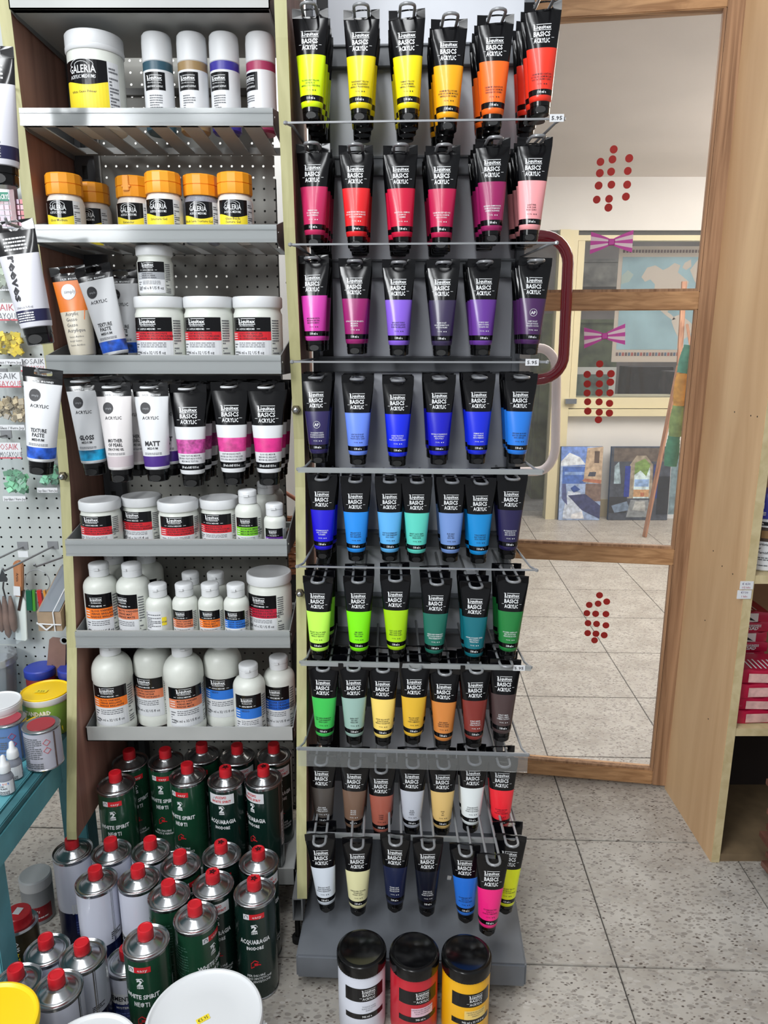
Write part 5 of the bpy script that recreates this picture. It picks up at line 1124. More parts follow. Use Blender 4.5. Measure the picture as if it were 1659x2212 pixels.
# ---------------------------------------------------------------- left neighbour bay: peg wall
PL = 1.585
nb = thing('peg_wall', 'pale grey perforated hanging wall left of the unit with mosaic bags and tools', 'pegboard', (-1.0, PL, 0))
h1 = P(23, 1505, PL)
h1 = P(2.5 / 1, 1160, PL)
hA = P(19 / 6.318, 1150 + 64 / 6.318, PL)
obj('pegboard', MB().box(-.3, .322, -.0005, .0005, .46, 2.4), pegmat('peg_left', (178, 184, 182), .02254, hA.x, hA.z), nb, smooth=False)
struct('left_backing', MB().box(-1.4, -.69, PL + .05, PL + .06, .46, 1.32), MATS['dark_backing'], smooth=False)  # dark board added behind the left pegboard to darken its holes
for v in hkL:
    obj('side_hook', up_(MB().sweep([(-.665, 1.50, v.z), (-.667, 1.402, v.z), (v.x, v.y + .03, v.z), (v.x, v.y - .015, v.z), (v.x, v.y - .02, v.z + .008)], .0024, 8)), m_wire, unit)

m_bag = clear('bag_film', gloss=.035, rough=.08, dens=.07)
def mosaic_bag(x0, y0, x1, y1, D, col, yh, ys, label, seed, hdr=True, size=.0105):
    """header card y0..yh, tiles ys[0]..ys[1], strip to y1 (pixels)"""
    a = P(x0, y0, D); b = P(x1, y1, D); W = b.x - a.x; H = a.z - b.z
    t = thing('mosaic_bag', label, 'bag', ((a.x + b.x) / 2, D, b.z), (0, 0, 0), 'bags of mosaic tiles on the left peg wall')
    zh = P(x0, yh, D).z - b.z; z1 = P(x0, ys[0], D).z - b.z; z0 = P(x0, ys[1], D).z - b.z
    rdm = random.Random(seed); mb = MB(); n = int(W * (z1 - z0) / (size * size) * 2.6)
    for i in range(n):
        x = rdm.uniform(-W / 2 + size * .6, W / 2 - size * .6); z = rdm.uniform(z0 + size * .5, z1 - size * .5); y = rdm.uniform(-.008, .006); s_ = size / 2
        rot = Matrix.Rotation(rdm.uniform(0, 3), 3, 'Y') @ Matrix.Rotation(rdm.uniform(-.5, .5), 3, 'X') @ Matrix.Rotation(rdm.uniform(-.4, .4), 3, 'Z')
        q = MB().box(-s_, s_, -.0018, .0018, -s_, s_); vs = [rot @ Vector(v) + Vector((x, y, z)) for v in q.v]; mb.add(vs, q.f, rdm.randrange(3))
    o = obj('mosaic_tiles', mb, [mat('mos_%d_%d_%d_%d' % (*col, k), tuple(min(255, c * f) for c in col), .3) for k, f in enumerate((.78, 1, 1.22))], t, smooth=False); o['kind'] = 'stuff'
    # bag film front, wavy
    q = MB(); nx = 5; vs = []
    for j in range(2):
        for i in range(nx + 1): vs.append((-W / 2 + W * i / nx, -.013 - .002 * (i % 2), (0, zh)[j]))
    q.add(vs, [(i, i + 1, nx + 2 + i, nx + 1 + i) for i in range(nx)]); obj('film', q, m_bag, t)
    if hdr:
        q = MB().box(-W / 2, W / 2, -.016, -.0145, zh, H); g = planefn(Vector((0, -.0162, 0)), Vector((1, 0, 0)), Vector((0, 0, 1)), Vector((0, -1, 0)))
        hh = (H - zh); rr = max(2, int(hh / .014)); ls = ('MOSAYQUE', 'MOSAIK', 'YOUEMOSA')
        for k in range(rr): q.text(g, ls[k % 3], (-1) ** k * .004, zh + hh * (k + .12) / rr, hh / rr * .78, 1 + (k + seed) % 2, w=W * .95, off=.0005, bold=-.01)
        q.box(-W / 2, W / 2, -.0163, -.016, zh, zh + .003, 2)
        obj('header_card', q, [m_wlabel, m_gtext, mat('mosaic_red', (196, 84, 96), .5)], t, smooth=False)
    q = MB().box(-W / 2, W / 2 - .002, -.0165, -.0155, .001, min(.012, z0 - .001)); g = planefn(Vector((0, -.0168, 0)), Vector((1, 0, 0)), Vector((0, 0, 1)), Vector((0, -1, 0)))
    q.text(g, 'Joy-Glass / Verre Joy', 0, .003, .0055, 1, w=W * .9, off=.0004, bold=0)
    obj('paper_strip', q, [m_wlabel, m_dtext], t, smooth=False)
mosaic_bag(-30, 655, 58, 788, PL - .03, (206, 184, 60), 693, (716, 770), 'bag of yellow mosaic tiles behind the tilted tube', 2)
mosaic_bag(-24, 803, 64, 928, PL - .045, (176, 160, 128), 836, (856, 912), 'bag of cream mosaic tiles below the yellow one', 3)
mosaic_bag(50, 773, 112, 815, PL - .02, (190, 140, 90), 802, (804, 808), 'small folded mosaic header card between the two hanging tubes', 7)
mosaic_bag(0, 954, 66, 1080, PL - .06, (128, 190, 150), 988, (1012, 1066), 'left bag of pale green mosaic tiles, lowest in the column', 4)
mosaic_bag(76, 950, 134, 1062, PL - .03, (104, 166, 130), 982, (996, 1048), 'right bag of green mosaic tiles beside the panel edge', 5)
mosaic_bag(-30, 560, 30, 630, PL - .03, (178, 186, 168), 563, (566, 624), 'sheet of silvery mirror mosaic tiles in a bag at the left edge', 6, hdr=False, size=.013)
# red tile box
a = P(-20, 402, PL - .03); b = P(48, 495, PL - .03); W = b.x - a.x; H = a.z - b.z
t = thing('tile_box', 'clear box of pink and red acrylic tiles with green label, upper left edge', 'box', ((a.x + b.x) / 2, PL - .03, b.z))
mb = MB(); rdm = random.Random(5)
for i in range(6):
    for j in range(5): q = .0085; x = -W / 2 + .012 + i * .0105; z = .008 + j * .0105; mb.box(x - q / 2, x + q / 2, -.012, -.006, z - q / 2, z + q / 2, rdm.randrange(3))
obj('acrylic_tiles', mb, [mat('tile_pink', (196, 140, 156), .3), mat('tile_red', (176, 46, 62), .3), mat('tile_mauve', (170, 140, 160), .3)], t, smooth=False)['kind'] = 'stuff'
obj('case', MB().box(-W / 2, W / 2, -.018, .0, 0, H), m_bag, t, smooth=False)
obj('case_side', MB().box(W / 2 - .010, W / 2 - .001, -.017, -.001, .002, H - .004), mat('dark_red_card', (110, 20, 40), .5), t, smooth=False)
q = MB().box(-W / 2, W / 2 - .012, -.0185, -.018, H * .62, H * .82, 0).box(-W / 2, W / 2 - .012, -.0185, -.018, H * .82, H, 2); g = planefn(Vector((0, -.0187, 0)), Vector((1, 0, 0)), Vector((0, 0, 1)), Vector((0, -1, 0)))
q.text(g, 'ACRYL', .006, H * .66, H * .11, 1, w=W * .42); obj('label', q, [mat('green_label', (40, 128, 104), .5), m_wtext, m_wlabel], t, smooth=False)
# swatch card and red tag
p = P(12, 566, PL - .05)
t = thing('swatch_card', 'small card of coloured squares above the green lettering, left edge', 'card', (p.x, PL - .05, p.z)); q = MB().box(-.03, .020, -.001, 0, 0, .052, 0).box(-.03, .020, -.0012, -.0005, 0, .010, 1)
g = planefn(Vector((0, -.0012, 0)), Vector((1, 0, 0)), Vector((0, 0, 1)), Vector((0, -1, 0))); q.text(g, 'Acryl', 0, .002, .006, 2, off=.0004)
cs = [(200, 200, 110), (150, 160, 150), (150, 60, 70), (220, 220, 190), (120, 150, 110), (170, 140, 140)]
for i in range(5):
    for j in range(4): q.patch(g, -.028 + i * .0095, -.021 + i * .0095, .014 + j * .0092, .021 + j * .0092, 3 + (i * 3 + j * 5) % 6, nu=1, off=.0004)
obj('card', q, [m_wlabel, MATS['green_label'], m_wtext] + [mat('sw_%d' % i, c, .5) for i, c in enumerate(cs)], t, smooth=False)
p = P(41, 556, PL - .03)
t = thing('red_tag', 'small red tag with white oval hanging in a clear bag beside the panel', 'tag', (p.x, PL - .03, p.z)); q = MB().box(-.009, .009, -.001, 0, 0, .027, 0)
q.add([(.0075 * math.cos(a), -.0015, .012 + .0075 * math.sin(a)) for a in [2 * math.pi * i / 16 for i in range(16)]], [tuple(range(16))], 1); obj('card', q, [m_redp, m_wlabel], t, smooth=False)
# peg hooks
def peg(px, py, L, name='wire hook', dz=0, labels='', ang=0):
    p = P(px, py, PL)
    t = thing('peg_hook', labels, 'hook', tuple(p), group='wire hooks on the left peg wall')
    obj('arm', MB().sweep([(0, 0, 0), (-.0 + ang, -L, dz), (ang, -L - .006, dz + .008)], .0022, 8), m_wire, t)
    obj('plate', MB().box(-.012, .012, -.002, 0, -.006, .012), m_wire, t, smooth=False)
peg(115, 1180, .18, labels='wire hook with a hanging plate at the right of the lower peg wall', ang=-.02)
peg(50, 1181, .18, labels='wire hook with a white price tag on the lower peg wall', ang=-.02)
peg(160, 1195, .10, labels='wire hook close to the panel edge carrying the boxed set', ang=-.04)
peg(5, 497, .10, labels='dark wire hook above the swatch card', dz=-.01); peg(38, 497, .09, labels='dark wire hook above the red tag', dz=-.01); peg(5, 808, .08, labels='dark wire hook over the cream tile bag'); peg(14, 940, .08, labels='dark wire hook over the green tile bag')
p = P(50, 1196, PL - .06); t = thing('price_tag', 'small white paper tag on the wire hook', 'label', tuple(p)); obj('card', MB().box(-.011, .011, -.0006, 0, -.008, .006), m_wlabel, t, smooth=False)
# palette knife with wooden handle
D = PL - .04; p = P(40, 1213, D)
t = thing('spatula', 'wooden-handled spatula with white plastic blade hanging on the peg wall', 'spatula', tuple(p), (0, R(5), 0))
def px2(dx): return dx * D / 1517 / .97
mb = MB().prism([(-.009, -.082), (-.010, -.02), (-.0115, -.006), (-.006, .002), (.004, .002), (.010, -.006), (.010, -.02), (.008, -.082)], -.006, .006, 'y'); obj('handle', mb, wood('spatula_wood', (168, 110, 72), (196, 140, 98), (60, 60, 6), knots=False), t, smooth=False, bevel=.002)
obj('blade', MB().prism([(-.008, -.082), (.006, -.082), (.014, -.094), (.015, -.186), (.012, -.19), (-.010, -.19), (-.012, -.186), (-.0115, -.094)], -.002, .002, 'y'), mat('blade_white', (214, 222, 218), .4), t, smooth=False, bevel=.001)
obj('tag', MB().box(-.009, .006, -.009, -.008, -.078, -.056), m_wlabel, t, smooth=False)
q = MB(); g = planefn(Vector((0, -.0062, 0)), Vector((0, 0, -1)), Vector((1, 0, 0)), Vector((0, -1, 0))); q.text(g, 'Artsia', .035, -.003, .005, 0, w=.02, bold=0); obj('lettering', q, [m_dtext], t, smooth=False)
# leaf trowel + bundle at left edge
p = P(4, 1229, PL - .05)
t = thing('palette_trowel', 'small leaf-shaped metal trowel hanging at the left edge', 'trowel', tuple(p)); obj('blade', MB().prism([(0, 0), (.010, -.024), (.008, -.03), (-.008, -.03), (-.010, -.024)], -.0008, .0008, 'y'), m_steeld, t, smooth=False); obj('neck', MB().sweep([(0, 0, -.03), (-.003, 0, -.045), (0, 0, -.07)], .002, 6), m_steeld, t)
p = P(10, 1288, PL - .05)
t = thing('tool_bundle', 'bundle of brown wooden tool handles in a plastic sleeve at the left edge', 'tools', tuple(p))
for i in range(4):
    x = -.03 + i * .014; L = .10 - (i % 2) * .014
    obj('handle', MB().lathe([(.003, 0), (.006, -.02), (.0085, -L * .6), (.007, -L * .9), (.002, -L)], 12, cx=x), mat('bundle_wood', (126, 98, 84), .5, noise=.12, nscale=40), t)
obj('sleeve', MB().box(-.04, .022, -.012, .010, -.11, 0), m_bag, t, smooth=False)
# ring of glass swatches
p = P(95, 1278, PL - .04)
t = thing('glass_samples', 'wire ring of coloured glass sample strips hanging on the peg wall', 'samples', tuple(p))
ring = [(.028 * math.cos(a) - .012, 0, .028 * math.sin(a) + .024) for a in [2 * math.pi * i / 20 for i in range(20)]]
obj('ring', MB().sweep(ring, .0010, 5, closed=True), m_wire, t)
for i, (c, x, L, w_, ro) in enumerate((((60, 44, 38), -.048, .046, .006, 16), ((30, 92, 70), -.033, .044, .013, 3), ((70, 140, 50), -.022, .046, .006, 4), ((186, 52, 48), -.010, .044, .009, -2), ((206, 140, 60), .002, .036, .005, -6), ((176, 140, 90), .010, .036, .005, 8), ((120, 96, 74), .018, .034, .004, 14))):
    o = obj('glass_strip', MB().box(-w_ / 2, w_ / 2, -.004, .004, -L, .004), mat('gs_%d' % i, c, .15, coat=.3), t, smooth=False); o.location = (x, 0, 0); o.rotation_euler = (0, R(ro), 0)
# boxed set tied with string
A_ = P(84, 1320, PL - .14); 
t = thing('tied_box', 'cardboard box under clear film tied with white string beside the panel', 'box', tuple(P(84, 1363, PL - .16)), (0, 0, 0))
W = .050; Hh = .042
obj('carton', MB().prism([(0, 0), (.13, .03), (.13, .03 + Hh + .03), (0, Hh)], .0, W, 'x'), mat('carton', (150, 128, 104), .6, noise=.06, nscale=40), t, smooth=False)
obj('film', MB().add([(.004, -.001, Hh + .002), (W - .002, -.001, Hh + .002), (W - .002, .129, Hh + .064), (.004, .129, Hh + .064)], [(0, 1, 2, 3)]), mat('grey_film', (120, 126, 134), .12, spec=.8), t, smooth=False)
obj('string', MB().sweep([(.036, -.003, 0), (.035, -.003, Hh), (.040, .125, Hh + .066)], .0014, 6).sweep([(-.001, -.003, Hh * .42), (.035, -.004, Hh * .38), (W, -.003, Hh * .36)], .0014, 6).sweep([(.035, -.004, Hh * .38), (.018, -.006, Hh * .12), (.0, -.005, Hh * .5)], .0014, 6).sweep([(.035, -.005, Hh * .4), (.020, -.006, Hh * .1), (.008, -.006, Hh * .42)], .0014, 6), m_white, t)
# brown board
t = thing('cutting_board', 'reddish brown hardboard palette hanging at the bottom of the peg wall', 'board', tuple(P(104, 1456, PL - .03)), (0, R(7), 0))
obj('board', MB().prism([(-.004, 0), (.036, -.002), (.040, .004), (.040, .088), (.034, .094), (.008, .094), (.002, .088)], -.002, .002, 'y'), mat('hardboard', (128, 100, 92), .55, noise=.03, nscale=40), t, smooth=False)
obj('hanger', MB().lathe([(.006, -.001), (.010, -.001), (.010, .001), (.006, .001), (.006, -.001)], 16), m_steel, t).matrix_basis = Matrix.Translation((.038, -.005, .092)) @ Matrix.Rotation(R(90), 4, 'X')
q = MB(); g = planefn(Vector((.012, -.0022, .004)), Vector((0, 0, 1)), Vector((-1, 0, 0)), Vector((0, -1, 0))); q.text(g, 'wooden pal', .012, 0, .004, 0, w=.022, bold=0); obj('lettering', q, [m_dtext], t, smooth=False)

# ---------------------------------------------------------------- teal table and what stands on it
TZt = .45
tb = thing('teal_table', 'teal painted wooden table with a slatted top and a square leg, lower left', 'table', (-1.0, 1.3, 0))
def tb_(mb): mb.v = [(x + 1.0, y - 1.3, z) for x, y, z in mb.v]; return mb
for i in range(5):
    x1 = -.712 - i * .105; obj('top_board', tb_(MB().box(x1 - .10, x1, 1.02, 1.57, TZt - .018, TZt)), m_teal, tb, smooth=False, bevel=.002)
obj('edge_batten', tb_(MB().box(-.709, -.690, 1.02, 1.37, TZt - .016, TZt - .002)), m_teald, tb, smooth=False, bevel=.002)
obj('apron', tb_(MB().box(-.706, -.688, 1.03, 1.37, TZt - .072, TZt - .018)), m_teal, tb, smooth=False)
obj('apron', tb_(MB().box(-1.2, -.706, 1.03, 1.048, TZt - .072, TZt - .018)), m_teal, tb, smooth=False)
for x, y in ((-.766, 1.105), (-.766, 1.50), (-1.22, 1.105)): obj('leg', tb_(MB().box(x, x + .058, y, y + .055, 0, TZt - .018)), m_teal, tb, smooth=False, bevel=.002)
def small_can(px, py, D_, r, h, body, lidc, label, lines_c=None, rot=0):
    p = P(px, py, D_)
    t = thing('paint_can', label, 'can', (p.x, p.y, TZt + .0006), (0, 0, R(rot)), 'small red-lidded cans on the teal table')
    obj('body', MB().lathe([(r - .002, 0), (r, .0015), (r, .003), (r - .001, .004), (r - .001, h - .005), (r, h - .004), (r + .0005, h - .001), (r - .001, h)], 36, ms=[1, 1, 1, 0, 1, 1, 1]), [body, m_steel], t)
    obj('rim', MB().lathe([(r - .001, h), (r - .003, h - .002), (r - .009, h - .002), (r - .010, h)], 36, ends=False), m_steel, t)
    obj('lid', MB().lathe([(r - .0095, h - .002), (r - .0095, h + .0014), (r - .013, h + .0008), (0, h + .0008)], 36), lidc, t)
    fn = cylfn(r - .001); mb = MB(); mb.lines(fn, -r * .9, r * .35, .008, h - .012, 16, 0, seed=px)
    for k in range(2):
        z = h * (.52 + .2 * k); mb.sweep([fn(r * .62 + a, z + b, .0006) for a, b in ((-.007, 0), (0, .007), (.007, 0), (0, -.007))], .0005, 4, 1, closed=True)
    mb.patch(fn, r * 1.02, r * 1.12, .004, h - .006, 2, nu=1, off=.0008)
    obj('print', mb, [m_gtext, m_redp, m_steel], t, smooth=False)
small_can(99, 1648, 1.328, .036, .088, mat('can_grey_label', (170, 170, 182), .35), mat('dusty_red_lid', (150, 44, 52), .4), 'grey-labelled can with hazard diamonds and red lid on the teal table')
small_can(27, 1640, 1.35, .036, .088, mat('can_blue_label', (94, 122, 170), .35), mat('pink_red_lid', (160, 62, 74), .4), 'blue-labelled can with red lid at the left edge of the teal table')
def tub(px, D_, z, r, h, lidm, bodym, label, group=None, txt=None, lidh=.014, top=.006):
    p = P(px, 1500, D_)
    t = thing('tub', label, 'tub', (p.x, D_, z), (0, 0, 0), group)
    obj('body', MB().lathe([(r * .88, 0), (r * .9, .002), (r * .97, h - lidh)], 40), bodym, t)
    obj('rim', MB().lathe([(r * .97, h - lidh - .004), (r * 1.01, h - lidh), (r, h - .004), (r * .96, h - .003)], 40, ends=False), m_white, t)
    obj('lid', MB().lathe([(r * .98, h - .006), (r * .985, h - .001), (r * .95, h), (r * .9, h - .003), (r * .6, h - .0035), (0, h - .003)], 40), lidm, t)
    return t
m_ylid = mat('yellow_lid', (244, 204, 24), .35)
t = tub(99, 1.465, TZt + .0006, .052, .094, m_ylid, mat('tub_green', (128, 168, 70), .4), 'small oval tub with yellow lid and green label reading STANDARD')
t.location.x = P(99, 1500, 1.465).x
g = cylfn(lambda z: .0462 + (z / .08) * .0042); mb = MB(); mb.text(g, 'STANDARD', -.002, .056, .010, 0, w=.062, bold=.05); mb.lines(g, -.03, .03, .040, .052, 2, 0, seed=3, fill=.5); mb.patch(g, .018, .034, .038, .047, 1, nu=4, off=.0006); mb.patch(g, -.04, .05, .006, .020, 2, nu=12, off=.0004); obj('label', mb, [m_wtext, m_redp, m_yellowp], t, smooth=False)
q = MB(); f5 = planefn(Vector((0, 0, .0925)), Vector((1, 0, 0)), Vector((0, 1, 0)), Vector((0, 0, 1))); q.patch(f5, -.02, .006, -.012, .002, 0, nu=1, off=.0002); q.text(f5, '7.50', -.007, -.009, .007, 1, off=.0006, bold=0); obj('price_sticker', q, [m_yellowp, m_dtext], t, smooth=False)
t = tub(152, 1.47, TZt + .0006, .040, .062, m_ylid, m_white, 'low white and yellow tub squeezed between the green tub and the panel'); t.location.x = -.722; t.location.y = 1.42
t.location = (-.738, 1.395, TZt + .0006); t.scale = (.7, .7, .9)
tub(-6, 1.385, TZt + .0006, .045, .110, m_white, m_whitet, 'white lidded tub with barcode at the left edge of the table'); 
t = thing('clear_bucket', 'tall translucent plastic bucket behind the white tub, left edge', 'bucket', (P(14, 1450, 1.535).x - .03, 1.53, TZt + .0006))
obj('body', MB().lathe([(.040, 0), (.042, .002), (.052, .128), (.056, .130), (.056, .146), (.054, .147), (.052, .131), (.039, .004), (.0, .004)], 40), clear('milky_clear', dens=.35, gloss=.08, rough=.1), t)
obj('bag', MB().lathe([(.020, .07), (.034, .09), (.028, .118), (.012, .128), (0, .13)], 9), m_bag, t, smooth=False)
for px, lb in ((98, 'jar with a flat blue lid behind the yellow tub'), (160, 'second blue-lidded jar half hidden by the panel edge')):
    p = P(px, 1470, 1.55); t = thing('blue_lid_jar', lb, 'jar', (max(-1.2, min(p.x, -.725)), 1.548, TZt + .0006), group='blue-lidded jars at the back of the table')
    if px > 150: t.location.x = -.7105
    t.location.x = -.80 if px < 150 else -.722; t.scale = (1, 1, .88)
    obj('body', MB().lathe([(.030, 0), (.032, .003), (.032, .10), (.029, .105)], 32), mat('jar_dark_red', (120, 30, 36), .4), t); obj('lid', MB().lathe([(.033, .102), (.0345, .104), (.0345, .122), (.032, .125), (0, .126)], 32), mat('blue_lid', (44, 62, 160), .4), t)
def dropper(px, py, lb, txt):
    p = PZ(px, py, TZt); r = .0148
    t = thing('dropper_bottle', lb, 'bottle', (p.x, p.y, TZt + .0006), group='small dropper bottles on the table')
    obj('body', MB().lathe([(r - .003, 0), (r, .003), (r, .032), (r - .002, .038), (.009, .046), (.009, .05)], 24), mat('grey_liquid', (118, 122, 132), .15, coat=.4), t)
    obj('cap', MB().lathe([(.011, .046), (.0115, .048), (.0105, .058), (.0095, .062), (.0055, .066), (.004, .078), (.002, .080), (0, .0802)], 20), m_white, t)
    g = cylfn(r); mb = MB(); mb.patch(g, -.022, .022, .004, .031, 0, nu=12)
    if txt:
        for i, (ch, c) in enumerate(zip('COLOUR', range(6))): mb.text(g, ch, -.011 + i * .0045, .0245, .0042, 1 + i % 3, bold=.02, sx=.8)
        mb.text(g, 'LIQUID', -.003, .0195, .0036, 4, w=.014); mb.text(g, 'GLASS', .002, .0148, .0036, 4, w=.013)
    else: mb.patch(g, -.012, -.002, .022, .034, 5, nu=3, off=.0006)
    mb.lines(g, -.012, .012, .005, .012, 3, 4, seed=1)
    obj('label', mb, [m_wlabel, m_redp, m_orange, m_bluep, m_dtext, m_yellowp], t, smooth=False)
dropper(16, 1712, 'front dropper bottle with multicoloured lettering and white nozzle cap', True)
dropper(34, 1680, 'rear dropper bottle with a yellow sticker and white nozzle cap', False)
# clear folded packaging with a blue label leaning between the tub and the cans
t = thing('label_card', 'sky blue label card with barcode standing between the yellow tub and the small cans', 'card', (-.792, 1.392, TZt + .0006), (R(-8), 0, R(4)))
obj('card', MB().box(-.052, .052, -.0005, .0005, 0, .052), m_bag, t, smooth=False)
obj('label', MB().box(-.030, .016, -.0012, -.0006, .026, .052, 0).box(.018, .040, -.0012, -.0006, .026, .052, 1).box(-.024, -.006, -.0018, -.0013, .018, .032, 2), [mat('sky_label', (70, 140, 190), .4), m_wlabel, m_yellowp], t, smooth=False)

# ---------------------------------------------------------------- solvent cans
RCN = .0405; HC = .225
def can_top(h, r=RCN):
    body_r = r
    top = MB().lathe([(r - .0005, h - .004), (r + .0012, h - .003), (r + .0014, h - .0005), (r, h + .0006), (r - .002, h - .001), (r - .003, h - .0035), (r - .006, h - .004), (r - .0075, h - .002), (r - .010, h - .002), (r - .012, h - .001), (.0185, h + .0065), (.0165, h + .008), (.0158, h + .011), (0, h + .011)], 44).me('top', [m_steel], ang=60)
    capm = MB().lathe([(.0135, h + .009), (.0142, h + .010), (.0142, h + .028), (.0132, h + .0305), (.0110, h + .031), (.010, h + .0302), (0, h + .0302)], 28, rib=.0007, ribseg=(1, 2)).me('cap', [m_redcap], ang=30)
    return top, capm
TC = {}
def tin_logo(mb, g, u, v, s, mi):
    mb.text(g, '2', u, v, s, mi, bold=.05, sx=1.1); mb.sweep([g(u - s * .45, v + s * 1.05, .0006), g(u + s * .3, v + s * 1.15, .0006), g(u + s * .5, v + s * .8, .0006)], .0006, 4, mi); mb.text(g, '2BM', u, v - s * .42, s * .3, mi, w=s * .9, bold=.03)
def house(mb, g, u, v, s, mi):
    mb.sweep([g(u - s, v - s, .0006), g(u - s, v + s * .2, .0006), g(u - s * .2, v + s, .0006), g(u + s * .6, v + s * .5, .0006)], .0008, 4, mi)
    mb.patch(g, u - s * .3, u + s * .5, v - s * .4, v + s * .3, mi, nu=3, off=.0006); mb.sweep([g(u - s, v - s, .0006), g(u - s * .3, v - s * .6, .0006)], .0008, 4, mi); mb.sweep([g(u + s * .4, v - s * .1, .0006), g(u + s * 1.1, v - s * .3, .0006)], .0008, 4, mi)
CANS = []
def solvent(px, py, kind, label, rot=0, base=0.0, h=HC, mark=False, sticker=False, grp='solvent cans on the floor'):
    p = PZ(px, py, base + h); r = RCN
    t = thing('solvent_can', label, 'can', (p.x, p.y, base), (0, 0, R(rot)), grp)
    CANS.append((t, base > .05))
    if h not in TC: TC[h] = can_top(h)
    key = (kind, h, sticker)
    if key not in VM:
        if kind == 'blue': b = MB().lathe([(r - .001, 0), (r + .001, .001), (r + .001, .004), (r, .005), (r, h * .44), (r, h - .008), (r, h - .003)], 44, ms=[2, 2, 2, 1, 0, 2]).me('body', [m_lav, m_navy, m_steel])
        else: b = MB().lathe([(r - .001, 0), (r + .001, .001), (r + .001, .004), (r, .005), (r, h - .007), (r, h - .003)], 44, ms=[2, 2, 2, 0, 2]).me('body', [m_green if kind == 'spirit' else m_dgreen, m_navy, m_steel])
        g = cylfn(r); mb = MB()
        if kind in ('spirit', 'acqua'):
            mb.patch(g, -.021, -.009, h - .030, h - .018, 1, nu=3, off=.0004); mb.patch(g, -.009, .021, h - .030, h - .018, 2, nu=6, off=.0004); mb.text(g, 'easy', .006, h - .0275, .0062, 0, w=.018, bold=.0)
            mb.sweep([g(-.018, h - .027, .0007), g(-.018, h - .022, .0007), g(-.015, h - .020, .0007), g(-.012, h - .022, .0007), g(-.012, h - .026, .0007)], .0005, 4, 3)
            tin_logo(mb, g, .0, h - .058, .0135, 0)
            if kind == 'spirit': mb.text(g, 'WHITE SPIRIT', 0, h - .087, .0092, 0, w=.066, bold=.03); mb.text(g, '\u039d\u0395\u03a6\u03a4\u0399', 0, h - .104, .0088, 0, w=.029, bold=.03)
            else: mb.text(g, 'ACQUARAGIA', 0, h - .087, .0098, 0, w=.062, bold=.03); mb.text(g, 'INODORE', 0, h - .101, .0074, 0, w=.034, bold=.03)
            house(mb, g, 0, h - .135, .009, 2)
            if kind == 'acqua':
                for i, s_ in enumerate(('PER DILUIRE', 'VERNICI SINTETICHE', 'NITRO SINTETICHE')): mb.text(g, s_, 0, h - .165 - i * .0075, .005, 0, bold=.02, sx=.95)
            else:
                for i, s_ in enumerate(('PER DILUIRE', 'SMALTI E VERNICI')): mb.text(g, s_, 0, h - .165 - i * .0075, .005, 0, bold=.02, sx=.95)
            mb.patch(g, .072, .112, .06, h - .08, 1, nu=6, off=.0004); mb.lines(g, .075, .108, .065, h - .1, 14, 4, seed=3); mb.lines(g, -.11, -.05, .06, h - .03, 22, 5, seed=8, fill=.4)
        else:
            mb.text(g, 'TREMENTINA', 0, h * .44 + .006, .0105, 3, w=.070, bold=.02); mb.patch(g, -.045, .010, h * .44 - .002, h * .44 + .022, 1, nu=6, off=.0002)
            mb.text(g, 'MYSTER', .0, h * .44 - .012, .005, 0, bold=.02); mb.lines(g, -.04, .03, h * .44 - .05, h * .44 - .018, 5, 6, seed=2, fill=.5); mb.lines(g, .06, .085, h * .48, h * .56, 4, 3, seed=7)
            mb.patch(g, -.04, .012, h * .44 - .055, h * .44 - .002, 7, nu=6, off=.0002)
        mb.patch(g, r * math.pi * .52, r * math.pi * .52 + .0022, .005, h - .005, 8, nu=1, off=.0006); mb.patch(g, r * math.pi * .52 + .004, r * math.pi * .52 + .005, .005, h - .005, 8, nu=1, off=.0006)
        if sticker:
            mb.patch(g, -.029, .029, h - .038, h - .013, 1, nu=10, off=.0009); mb.text(g, '\u0391\u039f\u03a3\u039c\u039f', 0, h - .023, .0062, 2, w=.024, off=.0013, bold=.02); mb.text(g, 'WHITE SPIRIT', 0, h - .033, .006, 2, w=.044, off=.0013, bold=.02)
        l = mb.me('label', [m_wtext, m_wlabel, m_redp, m_dtext, m_gtext, mat('faint_green_text', (60, 100, 84), .5), mat('faint_blue_text', (80, 96, 160), .5), mat('label_blue', (30, 44, 104), .35), m_steel], smooth=False)
        VM[key] = (b, l)
    b, l = VM[key]
    ob('body', b, t); ob('label', l, t); c = ob('cap', TC[h][1], ob('can_top', TC[h][0], t))
    if mark:
        g = planefn(Vector((0, 0, h + .0304)), Vector((1, 0, 0)), Vector((0, 1, 0)), Vector((0, 0, 1))); q = MB()
        for a in (0, 72, 144, 216, 288):
            x, y = .007 * math.cos(R(a)), .007 * math.sin(R(a)); x2, y2 = .007 * math.cos(R(a + 144)), .007 * math.sin(R(a + 144)); q.sweep([g(x, y, .001), g(x2, y2, .001)], .0006, 4)
        obj('ink_mark', q, m_blackm, t)
SG = 'green solvent cans on the bottom deck'
solvent(271.7, 1644, 'spirit', 'green can in the rear left corner of the bottom deck, shaded', 30, S7, grp=SG)
solvent(347, 1642, 'spirit', 'green can in the rear row of the deck, second from the left', -6, S7, grp=SG)
solvent(432, 1631, 'spirit', 'dark can deep in the shade at the middle of the rear row', 0, S7, grp=SG)
solvent(513, 1633, 'acqua', 'dark can in the rear row behind the two stickered ones, left', 30, S7, sticker=True, grp=SG)
solvent(592, 1631, 'acqua', 'dark stickered can in the rear right corner of the deck', 25, S7, sticker=True, grp=SG)
solvent(225.5, 1697, 'spirit', 'green white spirit can at the front left corner of the bottom deck', 4, S7, grp=SG)
solvent(405.7, 1674.6, 'spirit', 'green white spirit can turned slightly left, front middle of the deck', -16, S7, grp=SG)
